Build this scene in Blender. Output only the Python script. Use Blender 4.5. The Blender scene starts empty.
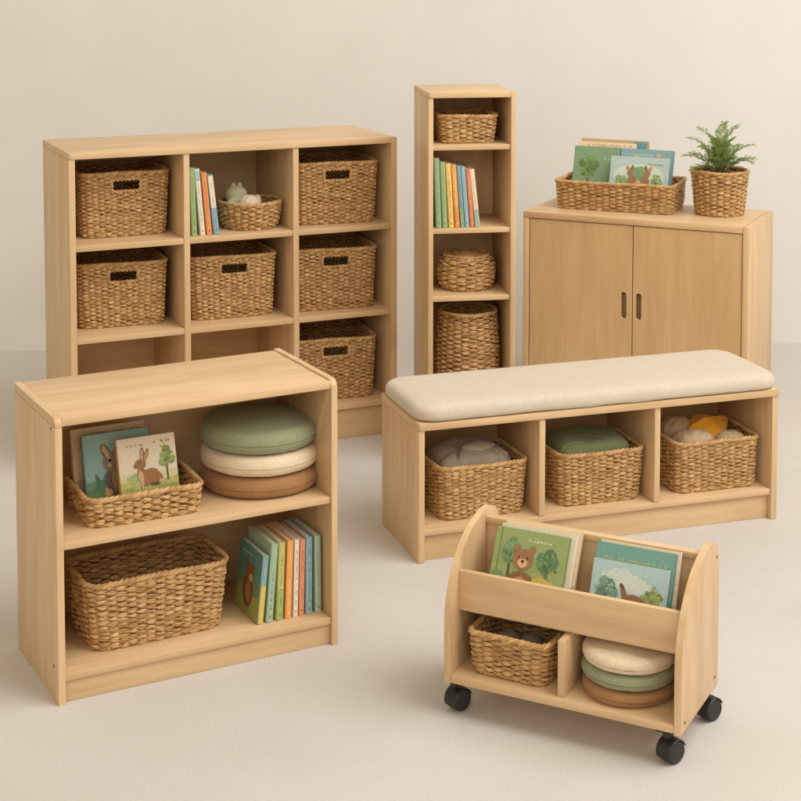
import bpy, bmesh, math, random
import numpy as np
from mathutils import Matrix, Vector, noise as mnoise

random.seed(11)
rng = np.random.default_rng(7)
R = math.radians
SC = bpy.context.scene
COL = SC.collection

# ------------------------------------------------------------------ materials
def new_mat(name):
    m = bpy.data.materials.new(name); m.use_nodes = True
    nt = m.node_tree
    return m, nt, nt.nodes, nt.links, nt.nodes['Principled BSDF']

def ramp(nodes, stops):
    r = nodes.new('ShaderNodeValToRGB')
    el = r.color_ramp.elements
    while len(el) < len(stops): el.new(0.5)
    for e, (p, c) in zip(el, stops):
        e.position = p; e.color = (*c, 1)
    return r

def wood_mat(name, axis, c_lo, c_hi, rough=0.42):
    m, nt, n, l, b = new_mat(name)
    tc = n.new('ShaderNodeTexCoord'); oi = n.new('ShaderNodeObjectInfo')
    off = n.new('ShaderNodeVectorMath'); off.operation = 'SCALE'
    comb = n.new('ShaderNodeCombineXYZ')
    mul = n.new('ShaderNodeMath'); mul.operation = 'MULTIPLY'; mul.inputs[1].default_value = 37.0
    l.new(oi.outputs['Random'], mul.inputs[0])
    for i in range(3): l.new(mul.outputs[0], comb.inputs[i])
    add = n.new('ShaderNodeVectorMath'); add.operation = 'ADD'
    l.new(tc.outputs['Object'], add.inputs[0]); l.new(comb.outputs[0], add.inputs[1])
    def stretched(along, across):
        mp = n.new('ShaderNodeMapping')
        s = [across] * 3; s[axis] = along
        mp.inputs['Scale'].default_value = s
        l.new(add.outputs[0], mp.inputs['Vector'])
        return mp
    m1 = stretched(1.1, 9.0)
    n1 = n.new('ShaderNodeTexNoise'); n1.inputs['Scale'].default_value = 1.6
    n1.inputs['Detail'].default_value = 3; n1.inputs['Distortion'].default_value = 1.3
    l.new(m1.outputs[0], n1.inputs['Vector'])
    m2 = stretched(3.0, 95.0)
    n2 = n.new('ShaderNodeTexNoise'); n2.inputs['Scale'].default_value = 2.4; n2.inputs['Detail'].default_value = 5
    n2.inputs['Distortion'].default_value = 0.4
    l.new(m2.outputs[0], n2.inputs['Vector'])
    m3 = stretched(14.0, 420.0)
    n3 = n.new('ShaderNodeTexNoise'); n3.inputs['Scale'].default_value = 1.5; n3.inputs['Detail'].default_value = 2
    l.new(m3.outputs[0], n3.inputs['Vector'])
    r1 = ramp(n, [(0.33, c_lo), (0.66, c_hi)])
    l.new(n1.outputs['Fac'], r1.inputs['Fac'])
    r2 = ramp(n, [(0.3, (0.925, 0.905, 0.875)), (0.62, (1, 1, 1))])
    l.new(n2.outputs['Fac'], r2.inputs['Fac'])
    r3 = ramp(n, [(0.26, (0.88, 0.86, 0.82)), (0.4, (1, 1, 1))])
    l.new(n3.outputs['Fac'], r3.inputs['Fac'])
    x1 = n.new('ShaderNodeMix'); x1.data_type = 'RGBA'; x1.blend_type = 'MULTIPLY'; x1.inputs[0].default_value = 1
    x2 = n.new('ShaderNodeMix'); x2.data_type = 'RGBA'; x2.blend_type = 'MULTIPLY'; x2.inputs[0].default_value = 0.7
    l.new(r1.outputs[0], x1.inputs[6]); l.new(r2.outputs[0], x1.inputs[7])
    l.new(x1.outputs[2], x2.inputs[6]); l.new(r3.outputs[0], x2.inputs[7])
    l.new(x2.outputs[2], b.inputs['Base Color'])
    b.inputs['Roughness'].default_value = rough
    b.inputs['Specular IOR Level'].default_value = 0.5
    bp = n.new('ShaderNodeBump'); bp.inputs['Strength'].default_value = 0.06; bp.inputs['Distance'].default_value = 0.001
    l.new(n2.outputs['Fac'], bp.inputs['Height']); l.new(bp.outputs[0], b.inputs['Normal'])
    return m

WLO, WHI = (0.598, 0.403, 0.212), (0.695, 0.489, 0.278)
WOOD = [wood_mat('maple_wood_%s' % 'xyz'[i], i, WLO, WHI) for i in range(3)]
DOORWOOD = wood_mat('maple_door_wood', 2, (0.585, 0.392, 0.188), (0.658, 0.452, 0.232), 0.45)

def plain(name, c, rough=0.6, spec=0.3, var=0.06, scale=60, bump=0.0):
    m, nt, n, l, b = new_mat(name)
    tc = n.new('ShaderNodeTexCoord')
    nz = n.new('ShaderNodeTexNoise'); nz.inputs['Scale'].default_value = scale; nz.inputs['Detail'].default_value = 4
    l.new(tc.outputs['Object'], nz.inputs['Vector'])
    r = ramp(n, [(0.3, tuple(x * (1 - var) for x in c)), (0.7, tuple(min(1, x * (1 + var)) for x in c))])
    l.new(nz.outputs['Fac'], r.inputs['Fac']); l.new(r.outputs[0], b.inputs['Base Color'])
    b.inputs['Roughness'].default_value = rough; b.inputs['Specular IOR Level'].default_value = spec
    if bump:
        bp = n.new('ShaderNodeBump'); bp.inputs['Strength'].default_value = bump; bp.inputs['Distance'].default_value = 0.001
        l.new(nz.outputs['Fac'], bp.inputs['Height']); l.new(bp.outputs[0], b.inputs['Normal'])
    return m

def fabric(name, c, fleck=0.22, thread=900, bump=0.35):
    m, nt, n, l, b = new_mat(name)
    tc = n.new('ShaderNodeTexCoord')
    ws = []
    for sc in ((thread, thread * 0.22, thread * 0.5), (thread * 0.22, thread, thread * 0.5)):
        mp = n.new('ShaderNodeMapping'); mp.inputs['Scale'].default_value = sc
        l.new(tc.outputs['Object'], mp.inputs['Vector'])
        nz = n.new('ShaderNodeTexNoise'); nz.inputs['Scale'].default_value = 0.7; nz.inputs['Detail'].default_value = 2
        l.new(mp.outputs[0], nz.inputs['Vector']); ws.append(nz)
    ad = n.new('ShaderNodeMath'); ad.operation = 'ADD'
    l.new(ws[0].outputs['Fac'], ad.inputs[0]); l.new(ws[1].outputs['Fac'], ad.inputs[1])
    hf = n.new('ShaderNodeMath'); hf.operation = 'MULTIPLY'; hf.inputs[1].default_value = 0.5
    l.new(ad.outputs[0], hf.inputs[0])
    big = n.new('ShaderNodeTexNoise'); big.inputs['Scale'].default_value = 22; big.inputs['Detail'].default_value = 3
    l.new(tc.outputs['Object'], big.inputs['Vector'])
    r = ramp(n, [(0.34, tuple(x * (1 - fleck) for x in c)), (0.66, tuple(min(1, x * (1 + fleck)) for x in c))])
    l.new(hf.outputs[0], r.inputs['Fac'])
    r2 = ramp(n, [(0.3, (0.965, 0.965, 0.965)), (0.7, (1, 1, 1))]); l.new(big.outputs['Fac'], r2.inputs['Fac'])
    x = n.new('ShaderNodeMix'); x.data_type = 'RGBA'; x.blend_type = 'MULTIPLY'; x.inputs[0].default_value = 1
    l.new(r.outputs[0], x.inputs[6]); l.new(r2.outputs[0], x.inputs[7]); l.new(x.outputs[2], b.inputs['Base Color'])
    b.inputs['Roughness'].default_value = 0.95; b.inputs['Specular IOR Level'].default_value = 0.1
    b.inputs['Sheen Weight'].default_value = 0.12; b.inputs['Sheen Roughness'].default_value = 0.5
    bp = n.new('ShaderNodeBump'); bp.inputs['Strength'].default_value = bump; bp.inputs['Distance'].default_value = 0.0012
    l.new(hf.outputs[0], bp.inputs['Height']); l.new(bp.outputs[0], b.inputs['Normal'])
    return m

def weave_mat(name, lo, mid, hi):
    m, nt, n, l, b = new_mat(name)
    t = n.new('ShaderNodeAttribute'); t.attribute_name = 'tint'
    f = n.new('ShaderNodeAttribute'); f.attribute_name = 'fib'
    mp = n.new('ShaderNodeMapping'); mp.inputs['Scale'].default_value = (55, 2.6, 3.1)
    l.new(f.outputs['Vector'], mp.inputs['Vector'])
    nz = n.new('ShaderNodeTexNoise'); nz.inputs['Scale'].default_value = 1.0; nz.inputs['Detail'].default_value = 4
    l.new(mp.outputs[0], nz.inputs['Vector'])
    mx = n.new('ShaderNodeMath'); mx.operation = 'MULTIPLY_ADD'; mx.inputs[1].default_value = 0.55; 
    l.new(nz.outputs['Fac'], mx.inputs[0]); 
    ts = n.new('ShaderNodeMath'); ts.operation = 'MULTIPLY'; ts.inputs[1].default_value = 0.5
    l.new(t.outputs['Fac'], ts.inputs[0]); l.new(ts.outputs[0], mx.inputs[2])
    r = ramp(n, [(0.18, lo), (0.5, mid), (0.85, hi)])
    l.new(mx.outputs[0], r.inputs['Fac']); l.new(r.outputs[0], b.inputs['Base Color'])
    b.inputs['Roughness'].default_value = 0.5; b.inputs['Specular IOR Level'].default_value = 0.38
    bp = n.new('ShaderNodeBump'); bp.inputs['Strength'].default_value = 0.3; bp.inputs['Distance'].default_value = 0.002
    l.new(nz.outputs['Fac'], bp.inputs['Height']); l.new(bp.outputs[0], b.inputs['Normal'])
    return m

WEAVE = weave_mat('water_hyacinth', (0.26, 0.134, 0.042), (0.48, 0.276, 0.106), (0.70, 0.468, 0.216))
CORE = plain('stakes_and_gap_shade', (0.15, 0.080, 0.030), 0.8, 0.1, 0.15, 150)  # stake brown, darkened to paint shade into the weave gaps

def attr_color_mat(name, rough=0.5):
    m, nt, n, l, b = new_mat(name)
    a = n.new('ShaderNodeAttribute'); a.attribute_name = 'Col'
    tc = n.new('ShaderNodeTexCoord')
    nz = n.new('ShaderNodeTexNoise'); nz.inputs['Scale'].default_value = 130; nz.inputs['Detail'].default_value = 6
    l.new(tc.outputs['Object'], nz.inputs['Vector'])
    r = ramp(n, [(0.28, (0.84, 0.85, 0.82)), (0.5, (0.97, 0.97, 0.95)), (0.72, (1.05, 1.03, 1.0))]); l.new(nz.outputs['Fac'], r.inputs['Fac'])
    x = n.new('ShaderNodeMix'); x.data_type = 'RGBA'; x.blend_type = 'MULTIPLY'; x.inputs[0].default_value = 1
    l.new(a.outputs['Color'], x.inputs[6]); l.new(r.outputs[0], x.inputs[7]); l.new(x.outputs[2], b.inputs['Base Color'])
    b.inputs['Roughness'].default_value = rough; b.inputs['Specular IOR Level'].default_value = 0.35
    return m
PICMAT = attr_color_mat('printed_illustration')
PAPER = plain('page_block', (0.70, 0.63, 0.50), 0.8, 0.1, 0.10, 400)
BLACKP = plain('black_plastic', (0.022, 0.022, 0.021), 0.42, 0.4, 0.1, 60)
DARKP = plain('grey_tread', (0.035, 0.035, 0.034), 0.55, 0.3, 0.1, 60)
METAL, _nt, _n, _l, _b = new_mat('steel'); _b.inputs['Metallic'].default_value = 1; _b.inputs['Base Color'].default_value = (.5, .5, .5, 1); _b.inputs['Roughness'].default_value = .35
DOWEL = plain('dowel_wood', (0.22, 0.12, 0.055), 0.6, 0.2)
SOIL = plain('soil', (0.07, 0.045, 0.028), 0.95, 0.05, 0.4, 200, 1.0)

def s2l(r, g, b):
    f = lambda c: (c / 12.92 if c <= 0.04045 else ((c + 0.055) / 1.055) ** 2.4)
    return (f(r / 255), f(g / 255), f(b / 255))

def ink(rgb, d=0.12, g=1.08):
    c = s2l(*rgb); l = 0.3 * c[0] + 0.6 * c[1] + 0.1 * c[2]
    return tuple(min(0.85, (x + (l - x) * d) * g) for x in c)

_cc = {}
def cover_mat(rgb):
    if rgb not in _cc:
        _cc[rgb] = plain('book_cloth_%d' % len(_cc), ink(rgb), 0.5, 0.35, 0.07, 180)
    return _cc[rgb]

# ------------------------------------------------------------------ mesh helpers
def link_mesh(name, me, mats, parent=None, smooth=False, sharp=None):
    for m in (mats if isinstance(mats, (list, tuple)) else [mats]): me.materials.append(m)
    if smooth:
        me.polygons.foreach_set('use_smooth', [True] * len(me.polygons))
        if sharp: me.set_sharp_from_angle(angle=R(sharp))
    o = bpy.data.objects.new(name, me); COL.objects.link(o)
    if parent is not None: o.parent = parent
    return o

def from_bm(name, bm, mats, parent=None, smooth=False, sharp=None):
    me = bpy.data.meshes.new(name); bm.normal_update(); bm.to_mesh(me); bm.free()
    return link_mesh(name, me, mats, parent, smooth, sharp)

def bm_box(bm, x0, x1, y0, y1, z0, z1, bev=0.0015, seg=2):
    v = [bm.verts.new((x, y, z)) for x in (x0, x1) for y in (y0, y1) for z in (z0, z1)]
    idx = [(0, 1, 3, 2), (4, 6, 7, 5), (0, 4, 5, 1), (2, 3, 7, 6), (0, 2, 6, 4), (1, 5, 7, 3)]
    fs = [bm.faces.new([v[i] for i in f]) for f in idx]
    if bev > 0:
        es = list({e for f in fs for e in f.edges})
        bmesh.ops.bevel(bm, geom=es, offset=bev, segments=seg, profile=0.5, affect='EDGES')
    return bm

def board(name, parent, x0, x1, y0, y1, z0, z1, grain, bev=0.0021, mat=None):
    bm = bmesh.new(); bm_box(bm, x0, x1, y0, y1, z0, z1, bev)
    bmesh.ops.recalc_face_normals(bm, faces=bm.faces)
    return from_bm(name, bm, mat or WOOD[grain], parent, True, 40)

def prism_x(bm, pts, x0, x1, bev=0.0016):
    """outline in the y-z plane, extruded along x"""
    a = [bm.verts.new((x0, y, z)) for y, z in pts]; b = [bm.verts.new((x1, y, z)) for y, z in pts]
    f1 = bm.faces.new(a); f2 = bm.faces.new(b[::-1])
    n = len(pts)
    for i in range(n): bm.faces.new((a[i], b[i], b[(i + 1) % n], a[(i + 1) % n]))
    if bev:
        es = list(f1.edges) + list(f2.edges)
        bmesh.ops.bevel(bm, geom=es, offset=bev, segments=2, profile=0.5, affect='EDGES')
    bmesh.ops.recalc_face_normals(bm, faces=bm.faces)

def tube(bm, pts, rad, n=8, close=False, caps=True):
    pts = [Vector(p) for p in pts]; rings = []
    N = len(pts); rads = rad if isinstance(rad, (list, tuple)) else [rad] * N
    prev = None
    for i, p in enumerate(pts):
        a = pts[(i - 1) % N] if (close or i > 0) else p
        b = pts[(i + 1) % N] if (close or i < N - 1) else p
        t = (b - a).normalized()
        if prev is None:
            u = t.orthogonal().normalized()
        else:
            u = (prev - t * prev.dot(t)).normalized()
        prev = u; w = t.cross(u)
        rings.append([bm.verts.new(p + (u * math.cos(2 * math.pi * k / n) + w * math.sin(2 * math.pi * k / n)) * rads[i]) for k in range(n)])
    for i in range(N if close else N - 1):
        A, B = rings[i], rings[(i + 1) % N]
        for k in range(n): bm.faces.new((A[k], A[(k + 1) % n], B[(k + 1) % n], B[k]))
    if caps and not close:
        bm.faces.new(rings[0][::-1]); bm.faces.new(rings[-1])

def lathe(bm, prof, n=48, cx=0, cy=0):
    rings = []
    for r, z in prof:
        rings.append([bm.verts.new((cx + r * math.cos(2 * math.pi * k / n), cy + r * math.sin(2 * math.pi * k / n), z)) for k in range(n)] if r > 1e-6 else [bm.verts.new((cx, cy, z))])
    for A, B in zip(rings[:-1], rings[1:]):
        if len(A) == 1 and len(B) == 1: continue
        for k in range(n):
            k2 = (k + 1) % n
            if len(A) == 1: bm.faces.new((A[0], B[k2], B[k]))
            elif len(B) == 1: bm.faces.new((A[k], A[k2], B[0]))
            else: bm.faces.new((A[k], A[k2], B[k2], B[k]))

def tag(o, label=None, cat=None, group=None, kind=None):
    if label: o['label'] = label
    if cat: o['category'] = cat
    if group: o['group'] = group
    if kind: o['kind'] = kind
    return o

def thing(name, label, cat, mw=None, group=None):
    o = bpy.data.objects.new(name, None); COL.objects.link(o)
    o.empty_display_size = 0.05
    if mw is not None: place(o, mw)
    return tag(o, label, cat, group)

def place(o, mw):
    loc, rot, sca = mw.decompose()
    o.location = loc; o.rotation_euler = rot.to_euler()

T = lambda x, y, z: Matrix.Translation((x, y, z))
RX = lambda a: Matrix.Rotation(a, 4, 'X')
RY = lambda a: Matrix.Rotation(a, 4, 'Y')
RZ = lambda a: Matrix.Rotation(a, 4, 'Z')

# ------------------------------------------------------------------ the six pieces' places (world, metres)
FA = T(-0.8102, 3.7261, 0) @ RZ(0.4872)
FB = T(-1.1152, 5.4013, 0) @ RZ(0.4119)
FC = T(0.0948, 5.5159, 0) @ RZ(0.1473)
FD = T(0.4837, 6.3320, 0) @ RZ(-0.4364)
FE = T(0.0518, 4.6124, 0) @ RZ(0.3199)
FF = T(0.1015, 3.6813, 0) @ RZ(-0.4730)

# ------------------------------------------------------------------ setting
def floor_mat():
    m, nt, n, l, b = new_mat('pale_floor')
    tc = n.new('ShaderNodeTexCoord')
    a = n.new('ShaderNodeTexNoise'); a.inputs['Scale'].default_value = 150; a.inputs['Detail'].default_value = 3
    c = n.new('ShaderNodeTexNoise'); c.inputs['Scale'].default_value = 2.2; c.inputs['Detail'].default_value = 5; c.inputs['Distortion'].default_value = .6
    d = n.new('ShaderNodeTexNoise'); d.inputs['Scale'].default_value = 420; d.inputs['Detail'].default_value = 2
    for q in (a, c, d): l.new(tc.outputs['Object'], q.inputs['Vector'])
    r1 = ramp(n, [(0.3, (0.548, 0.514, 0.477)), (0.7, (0.606, 0.572, 0.535))]); l.new(a.outputs['Fac'], r1.inputs['Fac'])
    r2 = ramp(n, [(0.3, (0.93, 0.925, 0.915)), (0.7, (1, 1, 1))]); l.new(c.outputs['Fac'], r2.inputs['Fac'])
    x = n.new('ShaderNodeMix'); x.data_type = 'RGBA'; x.blend_type = 'MULTIPLY'; x.inputs[0].default_value = 1
    l.new(r1.outputs[0], x.inputs[6]); l.new(r2.outputs[0], x.inputs[7]); l.new(x.outputs[2], b.inputs['Base Color'])
    b.inputs['Roughness'].default_value = 0.8; b.inputs['Specular IOR Level'].default_value = 0.2
    ad = n.new('ShaderNodeMath'); ad.operation = 'ADD'; l.new(a.outputs['Fac'], ad.inputs[0]); l.new(d.outputs['Fac'], ad.inputs[1])
    bp = n.new('ShaderNodeBump'); bp.inputs['Strength'].default_value = 0.14; bp.inputs['Distance'].default_value = 0.002
    l.new(ad.outputs[0], bp.inputs['Height']); l.new(bp.outputs[0], b.inputs['Normal'])
    return m

bm = bmesh.new()
v = [bm.verts.new(p) for p in ((-9, -3, 0), (9, -3, 0), (9, 9, 0), (-9, 9, 0))]; bm.faces.new(v)
tag(from_bm('floor', bm, floor_mat()), 'pale beige finely speckled studio floor', 'floor', kind='structure')
bm = bmesh.new()
prof = [(0.12, -0.05), (0.12, 3.4), (0.0, 3.4), (0.0, -0.05)]
prism_x(bm, prof, -9, 9, 0)
w = from_bm('wall', bm, plain('cream_wall', (0.695, 0.676, 0.640), 0.9, 0.1, 0.02, 3.0), None, True, 40)
place(w, T(0, 7.176, 0.0) @ RZ(0.0404)); w.location.z = 0
tag(w, 'plain warm cream studio wall behind the furniture', 'wall', kind='structure')

# ------------------------------------------------------------------ furniture
def arc(cy, cz, r, a0, a1, n):
    return [(cy + r * math.cos(R(a0 + (a1 - a0) * i / n)), cz + r * math.sin(R(a0 + (a1 - a0) * i / n))) for i in range(n + 1)]

def side_profile(D, z0, z1, r):
    return [(0, z0)] + [(D, z0), (D, z1)] + arc(r, z1 - r, r, 90, 180, 6)

def dowel(parent, x, y, z, sx):
    bm = bmesh.new()
    bmesh.ops.create_cone(bm, cap_ends=True, segments=16, radius1=0.0035, radius2=0.0035, depth=0.002, matrix=T(x + sx * 0.0005, y, z) @ RY(R(90)))
    from_bm('dowel', bm, DOWEL, parent)

# A: two-shelf bookcase
A = thing('bookcase', 'low wide two-shelf maple bookcase holding green, cream and brown round cushions', 'bookcase', FA)
W_, D_, H_ = 0.7342, 0.3659, 0.692
bm = bmesh.new(); prism_x(bm, [(0, 0), (D_, 0), (D_, H_ - 0.021), (0, H_ - 0.021)], 0, 0.018); from_bm('side_panel', bm, WOOD[2], A, True, 40)
bm = bmesh.new(); prism_x(bm, side_profile(D_, H_ - 0.0202, H_ + 0.0012, 0.016), 0, 0.018); from_bm('panel_cap', bm, WOOD[1], A, True, 40)
bm = bmesh.new(); prism_x(bm, side_profile(D_, 0, H_ + 0.0040, 0.020), W_ - 0.0165, W_); from_bm('side_panel', bm, WOOD[2], A, True, 40)
board('top_board', A, 0.018, W_ - 0.0165, 0.003, D_, H_ - 0.020, H_ - 0.0005, 0)
board('shelf', A, 0.018, W_ - 0.0165, 0.006, D_ - 0.014, 0.373, 0.391, 0)
board('shelf', A, 0.018, W_ - 0.0165, 0.006, D_ - 0.014, 0.054, 0.073, 0)
board('kick_board', A, 0.018, W_ - 0.0165, 0.014, 0.030, 0.0, 0.0535, 0)
board('back_panel', A, 0.018, W_ - 0.0165, D_ - 0.0135, D_ - 0.003, 0.0, H_ - 0.0205, 0)
dowel(A, 0, 0.03, H_ - 0.028, -1); dowel(A, 0, 0.035, 0.085, -1)

# B: nine-cube grid shelf
B = thing('cube_shelf', 'large nine-cube maple storage shelf against the cream wall', 'cube shelf', FB)
W_, D_, H_ = 1.2034, 0.4325, 1.1028
for x0, x1, z1 in ((0.0, 0.0225, H_ - 0.0215), (W_ - 0.0225, W_, H_)):
    board('side_panel', B, x0, x1, 0, D_, 0, z1, 2)
bm = bmesh.new()
prism_y = None
def top_slab(name, parent, x0, x1, y0, y1, z0, z1, r):
    """board whose left front corner is rounded in plan"""
    bm = bmesh.new()
    pts = [(x1, y0), (x1, y1), (x0, y1)] + [(x0 + r - r * math.cos(R(a)), y0 + r - r * math.sin(R(a))) for a in (0, 22, 45, 68, 90)]
    a = [bm.verts.new((x, y, z0)) for x, y in pts]; b = [bm.verts.new((x, y, z1)) for x, y in pts]
    f1 = bm.faces.new(a[::-1]); f2 = bm.faces.new(b); n = len(pts)
    for i in range(n): bm.faces.new((a[i], a[(i + 1) % n], b[(i + 1) % n], b[i]))
    bmesh.ops.bevel(bm, geom=list(f1.edges) + list(f2.edges), offset=0.002, segments=2, profile=0.5, affect='EDGES')
    bmesh.ops.recalc_face_normals(bm, faces=bm.faces)
    return from_bm(name, bm, WOOD[0], parent, True, 40)
bm.free()
top_slab('top_board', B, 0, W_ - 0.0232, -0.002, D_, H_ - 0.021, H_ + 0.001, 0.012)
for x0 in (0.3995, 0.8015):
    board('divider', B, x0, x0 + 0.0215, 0.003, D_ - 0.012, 0.1365, H_ - 0.0212, 2)
for z1 in (0.787, 0.470):
    for x0, x1 in ((0.0225, 0.3995), (0.421, 0.8015), (0.823, W_ - 0.0225)):
        board('shelf', B, x0, x1, 0.006, D_ - 0.012, z1 - 0.0215, z1, 0)
board('shelf', B, 0.0225, W_ - 0.0225, 0.005, D_ - 0.012, 0.1125, 0.136, 0)
board('kick_board', B, 0.0225, W_ - 0.0225, 0.02, 0.036, 0, 0.112, 0)
board('back_panel', B, 0.0225, W_ - 0.0225, D_ - 0.0115, D_ - 0.002, 0, H_ - 0.0215, 0)

# C: tall narrow shelf
C = thing('tower_shelf', 'tall narrow maple tower shelf between the cube shelf and the two-door cabinet', 'tower shelf', FC)
W_, D_, H_ = 0.3075, 0.3178, 1.2979
board('side_panel', C, 0.001, 0.0185, 0.002, D_, 0, H_ - 0.019, 2)
board('side_panel', C, W_ - 0.0175, W_, 0, D_, 0, H_, 2)
top_slab('top_board', C, 0, W_ - 0.0182, -0.002, D_, H_ - 0.0185, H_ + 0.001, 0.010)
for z1 in (1.116, 0.827, 0.590, 0.120):
    board('shelf', C, 0.0185, W_ - 0.0175, 0.006, D_ - 0.012, z1 - 0.018, z1, 0)
board('kick_board', C, 0.0185, W_ - 0.0175, 0.02, 0.036, 0, 0.1018, 0)
board('back_panel', C, 0.0185, W_ - 0.0175, D_ - 0.0115, D_ - 0.002, 0, H_ - 0.019, 2)

# D: two-door cabinet
D = thing('cabinet', 'two-door maple cabinet with oval finger slots, a plant on top', 'cabinet', FD)
W_, D_, H_ = 0.894, 0.4202, 0.7565
board('side_panel', D, 0.0, 0.0235, 0, D_, 0, H_ - 0.0255, 2)
board('side_panel', D, W_ - 0.0235, W_, 0, D_, 0, H_, 2)
board('top_board', D, 0, W_ - 0.0242, -0.001, D_, H_ - 0.025, H_, 0)
board('bottom_board', D, 0.0235, W_ - 0.0235, 0.02, D_ - 0.012, 0.05, 0.072, 0)
board('kick_board', D, 0.0235, W_ - 0.0235, 0.03, 0.046, 0, 0.0495, 0)
board('back_panel', D, 0.0235, W_ - 0.0235, D_ - 0.0115, D_ - 0.002, 0.0, H_ - 0.0255, 0)
def slot_door(x0, x1, z0, z1, sx0, sx1, sz0, sz1):
    bm = bmesh.new(); y0, y1 = 0.004, 0.022
    out = [(x0, z0), (x1, z0), (x1, z1), (x0, z1)]
    r = (sx1 - sx0) / 2; cx = (sx0 + sx1) / 2
    slot = [(cx + r * math.cos(R(a)), sz1 - r + r * math.sin(R(a))) for a in range(0, 181, 20)] + [(cx + r * math.cos(R(a)), sz0 + r + r * math.sin(R(a))) for a in range(180, 361, 20)]
    es = []
    for loop in (out, slot):
        vs = [bm.verts.new((x, y0, z)) for x, z in loop]
        es += [bm.edges.new((vs[i], vs[(i + 1) % len(vs)])) for i in range(len(vs))]
    bmesh.ops.triangle_fill(bm, use_beauty=True, use_dissolve=False, edges=es)
    ext = bmesh.ops.extrude_face_region(bm, geom=list(bm.faces))
    for e in ext['geom']:
        if isinstance(e, bmesh.types.BMVert): e.co.y = y1
    bmesh.ops.recalc_face_normals(bm, faces=bm.faces)
    o = from_bm('door', bm, DOORWOOD, D)
    md = o.modifiers.new('bevel', 'BEVEL'); md.width = 0.0015; md.segments = 2; md.limit_method = 'ANGLE'; md.angle_limit = R(50)
    return o
for sx in (0.4015, 0.4605):
    board('finger_recess', D, sx - 0.014, sx + 0.036, 0.0480, 0.0540, 0.340, 0.495, 2, 0, DOORWOOD)
slot_door(0.0265, 0.4455, 0.054, 0.7285, 0.4015, 0.4235, 0.366, 0.469)
slot_door(0.4487, 0.8675, 0.054, 0.7285, 0.4605, 0.4825, 0.366, 0.469)

# E: storage bench
Eb = thing('storage_bench', 'three-cubby maple storage bench with a beige padded seat', 'bench', FE)
W_, D_, H_ = 1.1928, 0.353, 0.4155
board('side_panel', Eb, 0.001, 0.0205, 0.001, D_, 0, H_ - 0.0225, 2)
board('side_panel', Eb, W_ - 0.0205, W_, 0.001, D_, 0, H_ - 0.0225, 2)
top_slab('top_board', Eb, 0, W_ + 0.001, -0.002, D_, H_ - 0.022, H_, 0.010)
for x0 in (0.383, 0.7648):
    board('divider', Eb, x0, x0 + 0.0196, 0.004, D_ - 0.012, 0.0978, H_ - 0.0225, 2)
board('shelf', Eb, 0.0205, W_ - 0.0205, 0.006, D_ - 0.012, 0.0785, 0.0975, 0)
board('kick_board', Eb, 0.0205, W_ - 0.0205, 0.022, 0.038, 0, 0.078, 0)
board('back_panel', Eb, 0.0205, W_ - 0.0205, D_ - 0.0115, D_ - 0.002, 0, H_ - 0.0225, 0)

# F: book cart
F = thing('book_cart', 'small maple book display cart with curved sides rolling on black casters', 'book cart', FF)
W_ = 0.5727
def cr(pts, n=6):
    out = []
    P = [pts[0]] + pts + [pts[-1]]
    for i in range(1, len(P) - 2):
        p0, p1, p2, p3 = (np.array(P[i + k]) for k in (-1, 0, 1, 2))
        for t in np.linspace(0, 1, n, endpoint=False):
            out.append(tuple(0.5 * ((2 * p1) + (-p0 + p2) * t + (2 * p0 - 5 * p1 + 4 * p2 - p3) * t * t + (-p0 + 3 * p1 - 3 * p2 + p3) * t ** 3)))
    out.append(tuple(pts[-1])); return out
prof = [(0.284, 0.080), (0.0, 0.080)] + cr([(0.0, 0.20), (0.003, 0.255), (0.016, 0.300), (0.044, 0.349), (0.094, 0.396), (0.150, 0.422), (0.205, 0.4345), (0.245, 0.430), (0.272, 0.411), (0.284, 0.375)])
for x0 in (0, W_ - 0.0165):
    bm = bmesh.new(); prism_x(bm, prof, x0, x0 + 0.0165, 0.002); from_bm('side_panel', bm, WOOD[2], F, True, 40)
xi0, xi1 = 0.0165, W_ - 0.0165
board('base_board', F, xi0, xi1, 0.001, 0.276, 0.0815, 0.101, 0)
board('divider', F, 0.279, 0.296, 0.012, 0.260, 0.101, 0.2325, 2)
board('tray_floor', F, xi0, xi1, 0.062, 0.2605, 0.2325, 0.2475, 0)
board('front_board', F, xi0, xi1, 0.046, 0.0615, 0.2415, 0.336, 0)
board('tray_back', F, xi0, xi1, 0.206, 0.221, 0.2475, 0.400, 0)
board('top_rail', F, xi0, xi1, 0.200, 0.224, 0.4005, 0.4165, 0)
board('back_panel', F, xi0, xi1, 0.261, 0.273, 0.1012, 0.246, 0)
for y, z in ((0.026, 0.100), (0.256, 0.108), (0.262, 0.392)): dowel(F, W_, y, z, 1)
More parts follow.
